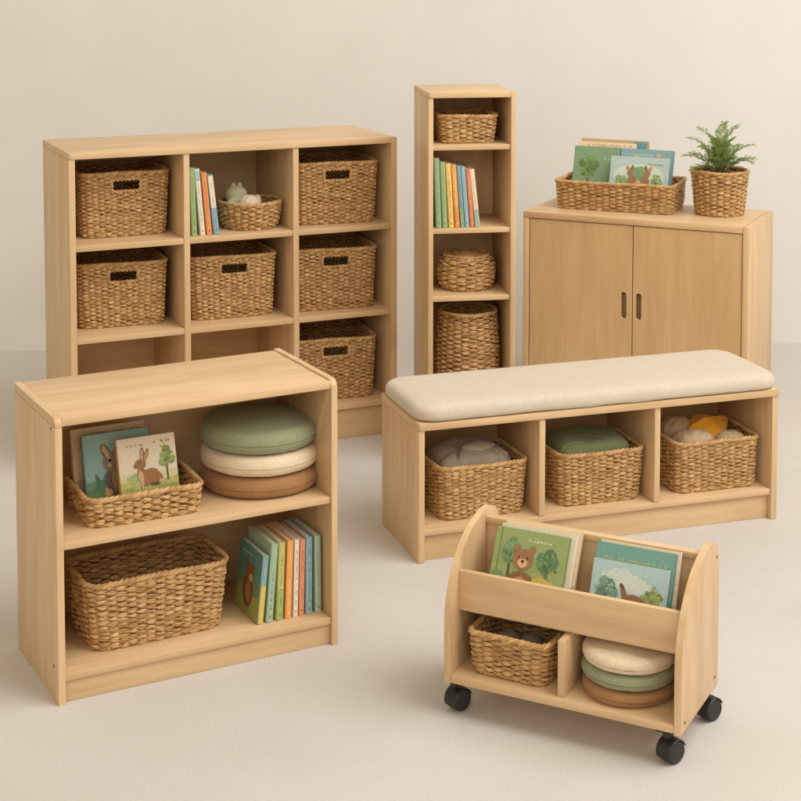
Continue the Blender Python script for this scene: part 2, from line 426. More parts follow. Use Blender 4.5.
def caster(x, y, swivel):
    bm = bmesh.new()
    bm_box(bm, max(x - 0.021, 0.002), min(x + 0.021, W_ - 0.002), y - 0.021, y + 0.021, 0.0765, 0.0798, 0.001)
    bmesh.ops.create_cone(bm, cap_ends=True, segments=20, radius1=0.010, radius2=0.012, depth=0.018, matrix=T(x, y, 0.069))
    M = T(x, y, 0) @ RZ(swivel)
    # hood: a shell over the top of both wheels
    r0 = 0.0268
    ring = []
    for xx in (-0.0205, -0.018, 0.018, 0.0205):
        rr = r0 if abs(xx) > 0.019 else r0 + 0.0022
        ring.append([bm.verts.new(M @ Vector((xx, 0.012 + rr * math.cos(R(a)), 0.0265 + rr * math.sin(R(a))))) for a in range(15, 206, 10)])
    for q in range(3):
        for i in range(len(ring[0]) - 1): bm.faces.new((ring[q][i], ring[q][i + 1], ring[q + 1][i + 1], ring[q + 1][i]))
    bmesh.ops.recalc_face_normals(bm, faces=bm.faces)
    c = from_bm('caster', bm, BLACKP, F, True, 35)
    for xx in (-0.0105, 0.0105):
        bm = bmesh.new()
        prof = [(0, -0.009), (0.015, -0.009), (0.0235, -0.0082), (0.026, -0.005), (0.026, 0.005), (0.0235, 0.0082), (0.0195, 0.0092), (0.0185, 0.0084), (0.006, 0.0088), (0, 0.009)]
        if xx < 0: prof = [(r, -z) for r, z in prof[::-1]]
        lathe(bm, prof, 36)
        bmesh.ops.transform(bm, matrix=M @ T(xx, 0.012, 0.0265) @ RY(R(90)), verts=bm.verts)
        bmesh.ops.recalc_face_normals(bm, faces=bm.faces)
        from_bm('wheel', bm, DARKP, c, True, 35)
caster(0.011, 0.036, R(-24)); caster(0.534, 0.026, R(-26)); caster(0.022, 0.250, R(-20)); caster(0.552, 0.258, R(-24))

# ------------------------------------------------------------------ lofts and soft goods
def rr_param(a0, b0, r0):
    q = math.pi / 2 * r0
    L = [a0 - r0, q, 2 * (b0 - r0), q, 2 * (a0 - r0), q, 2 * (b0 - r0), q, a0 - r0]
    cum = np.concatenate([[0], np.cumsum(L)])
    return cum, cum[-1]

def rr_eval(u, a, b, r, cum):
    """u in [0,1): rounded rectangle from the front centre, counter-clockwise seen from above"""
    s = (np.asarray(u) % 1.0) * cum[-1]
    seg = np.clip(np.searchsorted(cum, s, side='right') - 1, 0, 8)
    t = (s - cum[seg]) / np.maximum(cum[seg + 1] - cum[seg], 1e-9)
    a = np.broadcast_to(a, s.shape); b = np.broadcast_to(b, s.shape); r = np.broadcast_to(r, s.shape)
    x = np.zeros_like(s); y = np.zeros_like(s); nx = np.zeros_like(s); ny = np.zeros_like(s)
    def line(k, x0, y0, x1, y1, nn):
        m = seg == k
        x[m] = (x0 + (x1 - x0) * t)[m]; y[m] = (y0 + (y1 - y0) * t)[m]; nx[m] = nn[0]; ny[m] = nn[1]
    def corner(k, cx, cy, a0):
        m = seg == k; an = np.radians(a0 + 90 * t)
        x[m] = (cx + r * np.cos(an))[m]; y[m] = (cy + r * np.sin(an))[m]; nx[m] = np.cos(an)[m]; ny[m] = np.sin(an)[m]
    line(0, 0 * a, -b, a - r, -b, (0, -1)); corner(1, a - r, -b + r, -90)
    line(2, a, -b + r, a, b - r, (1, 0)); corner(3, a - r, b - r, 0)
    line(4, a - r, b, -(a - r), b, (0, 1)); corner(5, -(a - r), b - r, 90)
    line(6, -a, b - r, -a, -b + r, (-1, 0)); corner(7, -(a - r), -b + r, 180)
    line(8, -(a - r), -b, 0 * a, -b, (0, -1))
    return x, y, nx, ny

def loft_rr(bm, a, b, r, prof, n=96):
    """prof: (inset, z) rings; both ends closed"""
    cum, _ = rr_param(a, b, r); u = (np.arange(n) + 0.5) / n
    rings = []
    for ins, z in prof:
        rr = max(r - ins * 0.25, min(a - ins, b - ins) * 0.35, 0.002)
        rr = min(rr, (a - ins) * 0.98, (b - ins) * 0.98)
        x, y, _, _ = rr_eval(u, a - ins, b - ins, rr, cum)
        rings.append([bm.verts.new((x[i], y[i], z)) for i in range(n)])
    for A_, B_ in zip(rings[:-1], rings[1:]):
        for i in range(n): bm.faces.new((A_[i], A_[(i + 1) % n], B_[(i + 1) % n], B_[i]))
    bm.faces.new(rings[0][::-1]); bm.faces.new(rings[-1])

def jitter(bm, amp, scale, seed=0.0, zfix=None):
    bm.normal_update()
    mv = []
    for v in bm.verts:
        d = mnoise.noise(v.co * scale + Vector((seed, seed * 1.7, -seed)))
        mv.append((v, v.normal * d * amp))
    for v, d in mv: v.co += d

def folds(bm, amp, sc, seed, z0):
    bm.normal_update()
    for v in bm.verts:
        if v.co.z < z0: continue
        p = Vector((v.co.x * sc, v.co.y * sc * 1.6, v.co.z * sc * .6)) + Vector((seed, seed, 0))
        w = mnoise.noise(p * .5) * 1.5
        d = 1 - abs(mnoise.noise(p + Vector((w, w, w)))) * 2.4
        v.co += v.normal * amp * (max(d, -0.4) - 0.5)

# seat pad
bm = bmesh.new()
loft_rr(bm, 0.6015, 0.182, 0.040, [(0.014, 0.0), (0.005, 0.003), (0.001, 0.009), (0.0, 0.017), (0.0, 0.026), (0.0015, 0.034), (0.005, 0.0415), (0.011, 0.0475), (0.019, 0.0515), (0.029, 0.0540), (0.042, 0.0556), (0.060, 0.0566), (0.085, 0.0573), (0.115, 0.0576), (0.145, 0.0577), (0.176, 0.0577)], 360)
bm.normal_update()
for vv in bm.verts:
    if vv.co.z < 0.054:
        k = min(1, (0.054 - vv.co.z) / 0.01)
        vv.co += vv.normal * k * (0.0022 * mnoise.noise(vv.co * 9.0) + 0.0009 * mnoise.noise(vv.co * 38.0))
so = from_bm('seat_cushion', bm, fabric('oatmeal_linen', s2l(203, 189, 170), 0.09, 620), None, True)
so.scale = (1, 1, 0.93)
so.location = (FE @ T(0.599, 0.1755, 0.4165)).to_translation(); so.rotation_euler = (0, 0, 0.3199)
tag(so, 'long oatmeal linen seat pad lying along the storage bench', 'seat cushion')

def round_cushion(fur, x, y, z, r, th, mat, label, group, seed, dome=0.008, tilt=0.0):
    bm = bmesh.new(); prof = []
    n = 26
    for i in range(n + 1):
        a = -math.pi / 2 + math.pi * i / n
        c, s = math.cos(a), math.sin(a)
        rr = r - (th / 2) * 1.15 + (th / 2) * 1.15 * (abs(c) ** 0.75)
        if i in (0, n): rr = r * 0.80
        zz = th / 2 * math.copysign(abs(s) ** 0.9, s)
        prof.append((rr, zz))
    top = [(r * k, th / 2 + dome * (1 - (k / 0.8) ** 2)) for k in (0.6, 0.4, 0.2, 0.0)]
    bot = [(r * k, -th / 2 ) for k in (0.0, 0.3, 0.6)]
    # crisp seam groove just under the equator
    k = n // 2 - 1
    r0, z0 = prof[k]
    prof = bot + prof[:k] + [(r0, z0 - 0.0022), (r0 - 0.0022, z0 - 0.0004), (r0 - 0.0022, z0 + 0.0004), (r0 + 0.0004, z0 + 0.0022)] + prof[k + 1:] + top
    lathe(bm, prof, 96)
    bmesh.ops.recalc_face_normals(bm, faces=bm.faces)
    jitter(bm, 0.0020, 14.0, seed); jitter(bm, 0.0008, 60.0, seed + 2)
    o = from_bm('round_cushion', bm, mat, None, True)
    mw = fur @ T(x, y, z + th / 2) @ RY(tilt) @ RZ(seed)
    place(o, mw); tag(o, label, 'cushion', group)
    # stitched seam thread as its part
    bm = bmesh.new()
    pts = []
    for q in range(96):
        a = 2 * math.pi * q / 96
        pts.append(((r0 - 0.0009) * math.cos(a), (r0 - 0.0009) * math.sin(a), z0))
    tube(bm, pts, 0.0007, 5, close=True)
    from_bm('seam', bm, mat, o, True)
    return o

SAGE = fabric('sage_felt', s2l(146, 150, 118), 0.16, 700)
CREAM = fabric('cream_felt', s2l(222, 202, 174), 0.13, 700)
TERRA = fabric('clay_felt', s2l(160, 119, 80), 0.16, 700)
GA = 'round cushions stacked in the bookcase'
round_cushion(FA, 0.603, 0.196, 0.3925, 0.157, 0.054, TERRA, 'clay brown round cushion, bottom one of the bookcase stack', GA, 0.4, 0.0)
round_cushion(FA, 0.602, 0.195, 0.4485, 0.157, 0.055, CREAM, 'cream round cushion between the brown and green ones in the bookcase', GA, 1.9, 0.0)
round_cushion(FA, 0.601, 0.196, 0.5055, 0.156, 0.060, SAGE, 'sage green round cushion on top of the bookcase stack', GA, 3.3, 0.012)
GF = 'round cushions stacked in the book cart'
round_cushion(FF, 0.411, 0.122, 0.1022, 0.108, 0.036, TERRA, 'clay brown round cushion at the bottom of the cart stack', GF, 5.4, 0.0)
round_cushion(FF, 0.411, 0.122, 0.1402, 0.108, 0.035, SAGE, 'green round cushion in the middle of the cart stack', GF, 6.1, 0.0)
round_cushion(FF, 0.412, 0.121, 0.1772, 0.107, 0.037, CREAM, 'cream round cushion on top of the cart stack', GF, 7.7, 0.008)

# ------------------------------------------------------------------ baskets
class Weave:
    def __init__(s): s.v = []; s.f = []; s.mi = []; s.tint = []; s.fib = []; s.n = 0
    def grid(s, P, closed_u, closed_v, tint, fib, mi=0):
        """P: (nu, nv, 3)"""
        nu, nv, _ = P.shape
        s.v.append(P.reshape(-1, 3)); s.tint.append(np.broadcast_to(tint, (nu, nv)).reshape(-1)); s.fib.append(fib.reshape(-1, 3))
        iu = np.arange(nu if closed_u else nu - 1); iv = np.arange(nv if closed_v else nv - 1)
        a, b = np.meshgrid(iu, iv, indexing='ij'); a = a.ravel(); b = b.ravel()
        a2 = (a + 1) % nu; b2 = (b + 1) % nv
        q = np.stack([a * nv + b, a2 * nv + b, a2 * nv + b2, a * nv + b2], 1) + s.n
        s.f.append(q); s.mi.append(np.full(len(q), mi)); s.n += nu * nv
    def build(s, name, parent, mats=None):
        V = np.concatenate(s.v); Q = np.concatenate(s.f); me = bpy.data.meshes.new(name)
        me.from_pydata(V.tolist(), [], Q.tolist())
        at = me.attributes.new('tint', 'FLOAT', 'POINT'); at.data.foreach_set('value', np.concatenate(s.tint).astype(np.float32))
        at = me.attributes.new('fib', 'FLOAT_VECTOR', 'POINT'); at.data.foreach_set('vector', np.concatenate(s.fib).astype(np.float32).ravel())
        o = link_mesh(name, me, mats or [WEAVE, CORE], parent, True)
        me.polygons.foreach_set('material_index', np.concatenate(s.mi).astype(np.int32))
        return o

def section(C, N, U, rt, rh, ns=6):
    """tube of elliptical section along centres C (m,3); N radial dir, U up dir, radii arrays (m,)"""
    an = np.arange(ns) * 2 * np.pi / ns
    return C[:, None, :] + N[:, None, :] * (rt[:, None] * np.cos(an))[:, :, None] + U[:, None, :] * (rh[:, None] * np.sin(an))[:, :, None]

def rope(wv, C, N, U, R0, r, strands, pitch, closed, seed, ns=6):
    """twisted strands about centre line C; N, U span the cross-section"""
    d = np.linalg.norm(np.roll(C, -1, 0) - C, axis=1); s = np.concatenate([[0], np.cumsum(d)[:-1]]); L = d.sum() if closed else s[-1]
    turns = max(1, round(L / pitch)) if closed else L / pitch
    g = np.random.default_rng(seed)
    for j in range(strands):
        th = 2 * np.pi * (s / L * turns + j / strands)
        wob = 1 + 0.10 * np.sin(th * 0.37 + g.uniform(0, 6)) + 0.07 * np.sin(th * 1.31 + g.uniform(0, 6))
        c = C + N * (R0 * np.cos(th))[:, None] + U * (R0 * np.sin(th))[:, None]
        P = section(c, N, U, np.full(len(s), r) * wob, np.full(len(s), r) * wob, ns)
        tint = 0.55 + 0.25 * np.sin(th * 0.5 + g.uniform(0, 6)) + g.uniform(-.12, .12)
        fib = np.zeros((len(s), ns, 3)); fib[..., 0] = s[:, None]; fib[..., 1] = np.arange(ns)[None]; fib[..., 2] = j * 7 + seed
        wv.grid(P, closed, True, tint[:, None], fib)

def basket(label, mw, a1, b1, h, a0=None, b0=None, r=0.03, sp=0.0072, stake=0.026, holes=(), seed=1, group=None,
           name='wicker_basket', shape=None, lid=False, rimr=0.0050, cat='basket', parts=None):
    """a1,b1: half sizes at the rim; a0,b0 at the foot; shape(t) optional radius factor"""
    a0 = a0 or a1 * 0.93; b0 = b0 or b1 * 0.93
    g = np.random.default_rng(seed)
    root = thing(name, label, cat, mw, group)
    cum, L = rr_param(a1, b1, min(r, a1, b1))
    def dims(z):
        t = np.clip(np.asarray(z, float) / h, 0, 1)
        k = shape(t) if shape else np.ones_like(t)
        foot = 1 - 0.055 * np.clip(1 - t / 0.07, 0, 1) ** 2 if not shape else 1.0
        a = (a0 + (a1 - a0) * t) * k * foot; b = (b0 + (b1 - b0) * t) * k * foot
        return a, b, np.minimum(r, np.minimum(a, b)) if not (r >= min(a1, b1)) else np.minimum(a, b)
    nst = max(8, 2 * round(L / stake / 2)); m = 8; nu = nst * m
    u = np.arange(nu) / nu
    z0 = sp * 0.7; nrow = int((h - sp * 1.1 - z0) / sp) + 1
    spz = (h - sp * 1.1 - z0) / (nrow - 1)
    wv = Weave()
    up = np.array([0, 0, 1.0])
    amp, rt0 = 0.42 * sp, 0.38 * sp
    HB = []   # holes: (u centre, half width in u, z0, z1)
    for hu, hw, hz0, hz1 in holes: HB.append((hu, hw / L, hz0, hz1))
    rowt = g.uniform(-0.10, 0.10, nrow)
    for k in range(nrow):
        z = z0 + k * spz
        ph = np.pi * (u * nst) + k * np.pi
        c = np.cos(ph); ac = np.abs(c)
        si = np.round(u * nst).astype(int) % nst
        jt = g.uniform(-1, 1, nst); jz = g.uniform(-1, 1, nst); jh = g.uniform(-1, 1, nst); ja = g.uniform(-1, 1, nst)
        zz = z + spz * (0.16 * jz[si] * ac + 0.10 * np.sin(u * 2 * np.pi * 3 + k * 0.9 + seed))
        a, b, rr = dims(zz)
        x, y, nx, ny = rr_eval(u, a, b, rr, cum)
        N = np.stack([nx, ny, np.zeros(nu)], 1); U = np.broadcast_to(up, (nu, 3))
        off = amp * (1 + 0.3 * ja[si]) * np.sign(c) * ac ** 0.7
        Cc = np.stack([x, y, zz], 1) + N * off[:, None]
        rh = spz * (0.38 + 0.50 * ac ** 0.65) * (1 + 0.20 * jh[si] * ac)
        rt = rt0 * (0.72 + 0.55 * ac)
        tw = 2 * np.pi * (u * nst * 0.25 + 0.06 * np.sin(u * 2 * np.pi * 5 + k)) + g.uniform(0, 6.3)
        plies = []
        for q_ in (0, 1):
            cs, sn = np.cos(tw + q_ * np.pi), np.sin(tw + q_ * np.pi)
            side_ = np.sign(cs) * np.abs(cs) ** 0.5
            Cp = Cc + U * (rh * 0.46 * side_)[:, None] + N * (rt * 0.34 * sn)[:, None]
            jq = g.uniform(-1, 1, nst)
            Pq = section(Cp, N, U, rt * (0.84 + 0.14 * jq[si]), rh * (0.60 + 0.10 * jq[(si + 3) % nst]))
            tq = np.clip(0.5 + rowt[k] + 0.22 * jt[si] * ac + 0.26 * jq[si] + 0.06 * ac, 0, 1)
            fq = np.zeros((nu, 6, 3)); fq[..., 0] = (u * L)[:, None]; fq[..., 1] = np.arange(6)[None] + jt[si][:, None] * 3 + q_ * 11; fq[..., 2] = k * 3.3 + seed + q_ * 1.7
            plies.append((Pq, tq, fq))
        cut = np.zeros(nu, bool)
        for hu, hw, hz0, hz1 in HB:
            if hz0 - 0.3 * spz < z < hz1 + 0.3 * spz:
                du = (u - hu + 0.5) % 1.0 - 0.5; cut |= np.abs(du) < hw
        for P, tint, fib in plies:
            if not cut.any():
                wv.grid(P, True, True, tint[:, None], fib); continue
            st = np.where(cut & ~np.roll(cut, -1))[0]
            for s0 in st:
                idx = []; i = (s0 + 1) % nu
                while not cut[i]: idx.append(i); i = (i + 1) % nu
                if len(idx) > 2:
                    ii = np.array(idx); wv.grid(P[ii], False, True, tint[ii][:, None], fib[ii])
    # sheet standing in for the stakes, coloured dark as shade in the gaps
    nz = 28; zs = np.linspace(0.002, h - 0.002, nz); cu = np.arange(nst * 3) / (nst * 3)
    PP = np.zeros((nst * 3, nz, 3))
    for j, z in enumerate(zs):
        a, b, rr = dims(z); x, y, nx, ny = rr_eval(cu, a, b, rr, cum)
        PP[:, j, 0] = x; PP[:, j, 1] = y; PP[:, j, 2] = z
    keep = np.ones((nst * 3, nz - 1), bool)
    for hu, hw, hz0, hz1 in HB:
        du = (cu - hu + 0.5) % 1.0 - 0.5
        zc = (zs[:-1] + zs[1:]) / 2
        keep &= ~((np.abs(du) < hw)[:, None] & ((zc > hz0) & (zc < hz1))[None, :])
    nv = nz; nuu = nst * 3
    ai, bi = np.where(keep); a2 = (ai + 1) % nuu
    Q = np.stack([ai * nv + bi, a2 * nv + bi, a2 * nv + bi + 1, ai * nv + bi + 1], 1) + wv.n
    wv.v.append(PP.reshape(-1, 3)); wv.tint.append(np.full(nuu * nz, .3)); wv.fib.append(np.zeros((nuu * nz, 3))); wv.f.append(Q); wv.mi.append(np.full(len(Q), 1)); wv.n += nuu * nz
    # woven bottom (and lid): concentric coils
    def coil(z, a, b, rr, rad, dome=0.0, mi=0):
        k = 0
        while True:
            ins = rad * (0.9 + 1.8 * k)
            if ins > min(a, b) - rad * 0.6: break
            nn = 120; uu = np.arange(nn) / nn
            x, y, nx, ny = rr_eval(uu, a - ins, b - ins, max(min(rr, a, b) - ins, min(a - ins, b - ins) * (0.999 if rr >= min(a, b) else 0.25)), cum)
            N = np.stack([nx, ny, 0 * nx], 1); U = np.broadcast_to(up, (nn, 3))
            f = 1 - (ins / min(a, b)) if min(a, b) > 0 else 0
            zc = z + dome * (1 - f * f) + rad * 0.15 * np.sin(uu * nn * 0.8 + k)
            wob = rad * (1 + 0.12 * np.sin(uu * 2 * np.pi * max(3, round(nn / 5 * f + 2)) + k * 2))
            P = section(np.stack([x, y, zc], 1), N, U, wob, wob)
            fib = np.zeros((nn, 6, 3)); fib[..., 0] = (uu * L * f)[:, None]; fib[..., 1] = np.arange(6)[None]; fib[..., 2] = k + seed
            wv.grid(P, True, True, 0.45 + 0.2 * np.sin(k * 2.1) + 0 * uu[:, None], fib, mi)
            k += 1
    a, b, rr = dims(0.003); coil(0.0045, float(a), float(b), float(rr), 0.0045)
    # foot cord
    nn = int(L / 0.0028); uu = np.arange(nn) / nn
    a, b, rr = dims(np.full(nn, 0.0045)); x, y, nx, ny = rr_eval(uu, a, b, rr, cum)
    N = np.stack([nx, ny, 0 * nx], 1)
    rope(wv, np.stack([x, y, 0 * x + 0.0052], 1), N, np.broadcast_to(up, (nn, 3)), 0.0022, 0.0028, 2, 0.026, True, seed)
    wv.build('woven_body', root)
    if lid:
        wl = Weave(); keepwv = wv; 
        wv = wl
        a, b, rr = dims(h); coil(h - 0.004, float(a) - 0.004, float(b) - 0.004, float(rr), 0.005, 0.010)
        wl.build('woven_top', root)
    # rim
    wr = Weave()
    a, b, rr = dims(np.full(nn, h)); x, y, nx, ny = rr_eval(uu, a, b, rr, cum)
    N = np.stack([nx, ny, 0 * nx], 1)
    sag = 0.0012 * np.sin(uu * 2 * np.pi * 4 + seed)
    rope(wr, np.stack([x, y, 0 * x + h + sag], 1), N, np.broadcast_to(up, (nn, 3)), rimr * 0.62, rimr, 3, 0.042, True, seed + 50)
    wr.build('rim', root)
    for hu, hw, hz0, hz1 in HB:
        pts = []
        per = [(-1, 0, 1, 0), (1, 0, 1, 1), (1, 1, -1, 1), (-1, 1, -1, 0)]
        hwL = hw * L; hh = hz1 - hz0
        for x0_, z0_, x1_, z1_ in per:
            n_ = max(4, int((abs(x1_ - x0_) * hwL + abs(z1_ - z0_) * hh) / 0.0025))
            for q in range(n_):
                t = q / n_; pts.append((hu + (x0_ + (x1_ - x0_) * t) * hw, hz0 + (z0_ + (z1_ - z0_) * t) * hh))
        pu = np.array([p[0] for p in pts]); pz = np.array([p[1] for p in pts])
        a, b, rr = dims(pz); x, y, nx, ny = rr_eval(pu, a, b, rr, cum)
        C_ = np.stack([x, y, pz], 1); N = np.stack([nx, ny, 0 * nx], 1)
        tg = np.roll(C_, -1, 0) - np.roll(C_, 1, 0); tg /= np.linalg.norm(tg, axis=1)[:, None]
        wh = Weave(); rope(wh, C_ + N * 0.001, N, np.cross(tg, N), 0.0030, 0.0042, 2, 0.030, True, seed + 90)
        wh.build('handle', root)
    return root

def dup(root, mw, label):
    r = root.copy(); COL.objects.link(r); place(r, mw); r['label'] = label
    for ch in root.children:
        c = ch.copy(); COL.objects.link(c); c.parent = r
        for gch in ch.children:
            d = gch.copy(); COL.objects.link(d); d.parent = c
    return r

# six in the cube shelf
GB = 'handled cube baskets in the nine-cube shelf'
kw = dict(a1=0.156, b1=0.150, h=0.223, a0=0.146, b0=0.140, r=0.032, sp=0.0068, stake=0.0225, holes=[(0.0, 0.052, 0.160, 0.202)], group=GB)
bx = [basket('handled wicker basket at the top left of the cube shelf', FB @ T(0.223, 0.262, 0.7878) @ RZ(R(0.5)), seed=21, **kw),
      basket('handled wicker basket in the middle cube of the whole shelf', FB @ T(0.611, 0.226, 0.4708) @ RZ(R(-3.2)), seed=22, **kw)]
dup(bx[1], FB @ T(0.217, 0.255, 0.4708) @ RZ(R(-3.5)), 'handled wicker basket directly below the top left one in the cube shelf')
dup(bx[0], FB @ T(1.003, 0.205, 0.7878) @ RZ(R(-4.5)), 'handled wicker basket at the top right of the cube shelf')
dup(bx[1], FB @ T(1.000, 0.206, 0.4708) @ RZ(R(-6.0)), 'handled wicker basket in the middle of the right column of the cube shelf')
dup(bx[0], FB @ T(1.000, 0.208, 0.1368) @ RZ(R(-6.5)), 'handled wicker basket lowest in the right column of the cube shelf')
# shallow round bowl with the toy
basket('shallow round wicker bowl holding a soft toy', FB @ T(0.684, 0.142, 0.7878), 0.112, 0.112, 0.094, 0.112, 0.112, r=1.0, sp=0.0074, stake=0.027, seed=31,
       shape=lambda t: 0.74 + 0.26 * np.sqrt(np.clip(1 - (1 - t) ** 2, 0, 1)), name='wicker_bowl', cat='basket')
# tower shelf
basket('small empty rectangular wicker basket on the top shelf of the tower', FC @ T(0.150, 0.145, 1.1168) @ RZ(R(1.5)), 0.100, 0.103, 0.094, 0.089, 0.094, r=0.028, sp=0.0072, stake=0.026, seed=41)
basket('squat round wicker pouf basket with closed woven top in the tower', FC @ T(0.161, 0.150, 0.5908), 0.080, 0.080, 0.118, 0.080, 0.080, r=1.0, sp=0.0075, stake=0.027, seed=42,
       shape=lambda t: 0.92 + 0.34 * np.sqrt(np.clip(1 - (2 * t - 1.02) ** 2, 0, 1)) - 0.0 * t, name='round_basket', lid=True)
basket('tall round wicker basket at the bottom of the tower shelf', FC @ T(0.167, 0.150, 0.1208), 0.101, 0.101, 0.388, 0.094, 0.094, r=1.0, sp=0.0080, stake=0.027, seed=43,
       shape=lambda t: 1.0 + 0.13 * np.sin(np.pi * np.clip(t * 1.02, 0, 1)), name='round_basket')
# bookcase
basket('shallow wicker tray on the upper bookcase shelf holding animal picture books', FA @ T(0.245, 0.163, 0.3918) @ RZ(R(-1.5)), 0.148, 0.108, 0.069, 0.141, 0.102, r=0.030, sp=0.0074, stake=0.024, seed=51,
       holes=[(0.75, 0.022, 0.026, 0.050)], name='wicker_tray', cat='basket')
basket('large empty wicker basket on the bottom bookcase shelf', FA @ T(0.280, 0.176, 0.0738) @ RZ(R(0.6)), 0.186, 0.106, 0.170, 0.168, 0.095, r=0.038, sp=0.0066, stake=0.0265, seed=52,
       holes=[(0.745, 0.015, 0.105, 0.130)])
# bench
GE = 'filled wicker baskets in the storage bench'
kw = dict(h=0.157, r=0.030, sp=0.0062, stake=0.0235, group=GE)
basket('wicker bench basket holding a grey cushion', FE @ T(0.224, 0.160, 0.0983) @ RZ(R(1.0)), 0.141, 0.112, a0=0.131, b0=0.104, seed=61, **kw)
basket('wicker bench basket holding a green tufted cushion', FE @ T(0.612, 0.158, 0.0983) @ RZ(R(-0.6)), 0.141, 0.112, a0=0.131, b0=0.104, seed=62, **kw)
basket('wicker bench basket holding beige and mustard soft things', FE @ T(1.008, 0.160, 0.0983) @ RZ(R(-1.0)), 0.144, 0.120, a0=0.138, b0=0.113, seed=63, **kw)
# cart and cabinet
basket('small wicker basket in the lower left bay of the book cart', FF @ T(0.147, 0.118, 0.1018) @ RZ(R(-1.0)), 0.100, 0.088, 0.098, 0.092, 0.081, r=0.026, sp=0.0062, stake=0.026, seed=71)
basket('long wicker tray of picture books on top of the cabinet', FD @ T(0.318, 0.262, 0.7573) @ RZ(R(3.0)), 0.236, 0.135, 0.108, 0.228, 0.128, r=0.030, sp=0.0072, stake=0.029, seed=81,
       holes=[(0.25, 0.026, 0.058, 0.085)], name='wicker_tray', cat='basket')
PX, PY = 0.716, 0.268
basket('tapered round wicker plant pot on the right of the cabinet top', FD @ T(PX, PY, 0.7573), 0.107, 0.107, 0.168, 0.091, 0.091, r=1.0, sp=0.0080, stake=0.027, seed=91, name='wicker_pot', cat='plant pot')

# ------------------------------------------------------------------ things inside baskets
def superblob(bm, c, a, b, h, e=2.4, ez=2.2, n=40, m=22, mat=None):
    rings = []
    for j in range(1, m):
        ph = -math.pi / 2 + math.pi * j / m
        cz = math.copysign(abs(math.sin(ph)) ** (2 / ez), math.sin(ph)); cr_ = abs(math.cos(ph)) ** (2 / ez)
        ring = []
        for i in range(n):
            th = 2 * math.pi * i / n
            x = math.copysign(abs(math.cos(th)) ** (2 / e), math.cos(th)); y = math.copysign(abs(math.sin(th)) ** (2 / e), math.sin(th))
            ring.append(bm.verts.new((c[0] + a * cr_ * x, c[1] + b * cr_ * y, c[2] + h * cz)))
        rings.append(ring)
    s = bm.verts.new((c[0], c[1], c[2] - h)); t = bm.verts.new((c[0], c[1], c[2] + h))
    for A_, B_ in zip(rings[:-1], rings[1:]):
        for i in range(n): bm.faces.new((A_[i], A_[(i + 1) % n], B_[(i + 1) % n], B_[i]))
    for i in range(n):
        bm.faces.new((s, rings[0][(i + 1) % n], rings[0][i])); bm.faces.new((t, rings[-1][i], rings[-1][(i + 1) % n]))

GREY = fabric('grey_wool', s2l(148, 136, 120), 0.16, 600)
GREYL = fabric('light_grey_wool', s2l(160, 148, 130), 0.14, 600)
GREEN = fabric('moss_cotton', s2l(112, 121, 84), 0.16, 600)
BEIGE = fabric('beige_cotton', s2l(196, 174, 142), 0.12, 600)
MUST = fabric('mustard_cotton', s2l(222, 160, 48), 0.10, 600)
DGREY = fabric('dark_grey_wool', s2l(140, 126, 104), 0.16, 600)

# grey cushion with a leaf pad
g_ = thing('grey_cushion', 'soft grey cushion with a leaf patch tucked in the bench basket', 'cushion', FE @ T(0.216, 0.158, 0.1095))
bm = bmesh.new(); superblob(bm, (0, 0, 0.088), 0.119, 0.096, 0.087, 6.0, 4.2, 80, 36)
for vv in bm.verts:
    d = math.hypot((vv.co.x + 0.03) / 0.03, (vv.co.y + 0.002) / 0.02)
    if vv.co.z > 0.09:
        vv.co.z += 0.016 * math.exp(-((vv.co.x + 0.02) / 0.09) ** 2 - ((vv.co.y - 0.03) / 0.07) ** 2)
        vv.co.z -= 0.014 * math.exp(-d * d) + 0.008 * math.exp(-((vv.co.x + 0.035 - vv.co.y * .4) / 0.007) ** 2) + 0.006 * math.exp(-((vv.co.y + 0.012 + vv.co.x * .25) / 0.006) ** 2)
jitter(bm, 0.005, 18, 4.4); folds(bm, 0.007, 16, 2.0, 0.09); from_bm('pad', bm, GREY, g_, True)
bm = bmesh.new(); superblob(bm, (0, 0, 0), 0.062, 0.028, 0.012, 1.5, 2.0)
bmesh.ops.transform(bm, matrix=T(0.020, -0.032, 0.180) @ RZ(R(14)) @ RY(R(4)) @ RX(R(12)), verts=bm.verts); jitter(bm, 0.002, 30, 2)
from_bm('leaf_patch', bm, GREYL, g_, True)
# green tufted cushion
g_ = thing('green_cushion', 'moss green tufted cushion filling the middle bench basket', 'cushion', FE @ T(0.604, 0.156, 0.1095))
bm = bmesh.new(); superblob(bm, (0, 0, 0.088), 0.120, 0.097, 0.087, 6, 6, 90, 60)
for vv in bm.verts:
    if vv.co.z > 0.09:
        d = math.hypot((vv.co.x - 0.004) / 0.030, (vv.co.y + 0.012) / 0.026)
        vv.co.z -= 0.026 * math.exp(-d * 1.3) + 0.004 * math.cos(5 * math.atan2(vv.co.y + .012, vv.co.x - .004)) * math.exp(-((d - 1.2) / 1.0) ** 2) - 0.010 * math.exp(-(vv.co.x / 0.08) ** 2 - ((vv.co.y - .03) / 0.07) ** 2)
jitter(bm, 0.005, 20, 8.1); folds(bm, 0.004, 14, 7.0, 0.09); from_bm('pad', bm, GREEN, g_, True)
bm = bmesh.new(); superblob(bm, (0.004, -0.012, 0.150), 0.006, 0.006, 0.004, 2, 2, 14, 8); from_bm('button', bm, GREEN, g_, True)
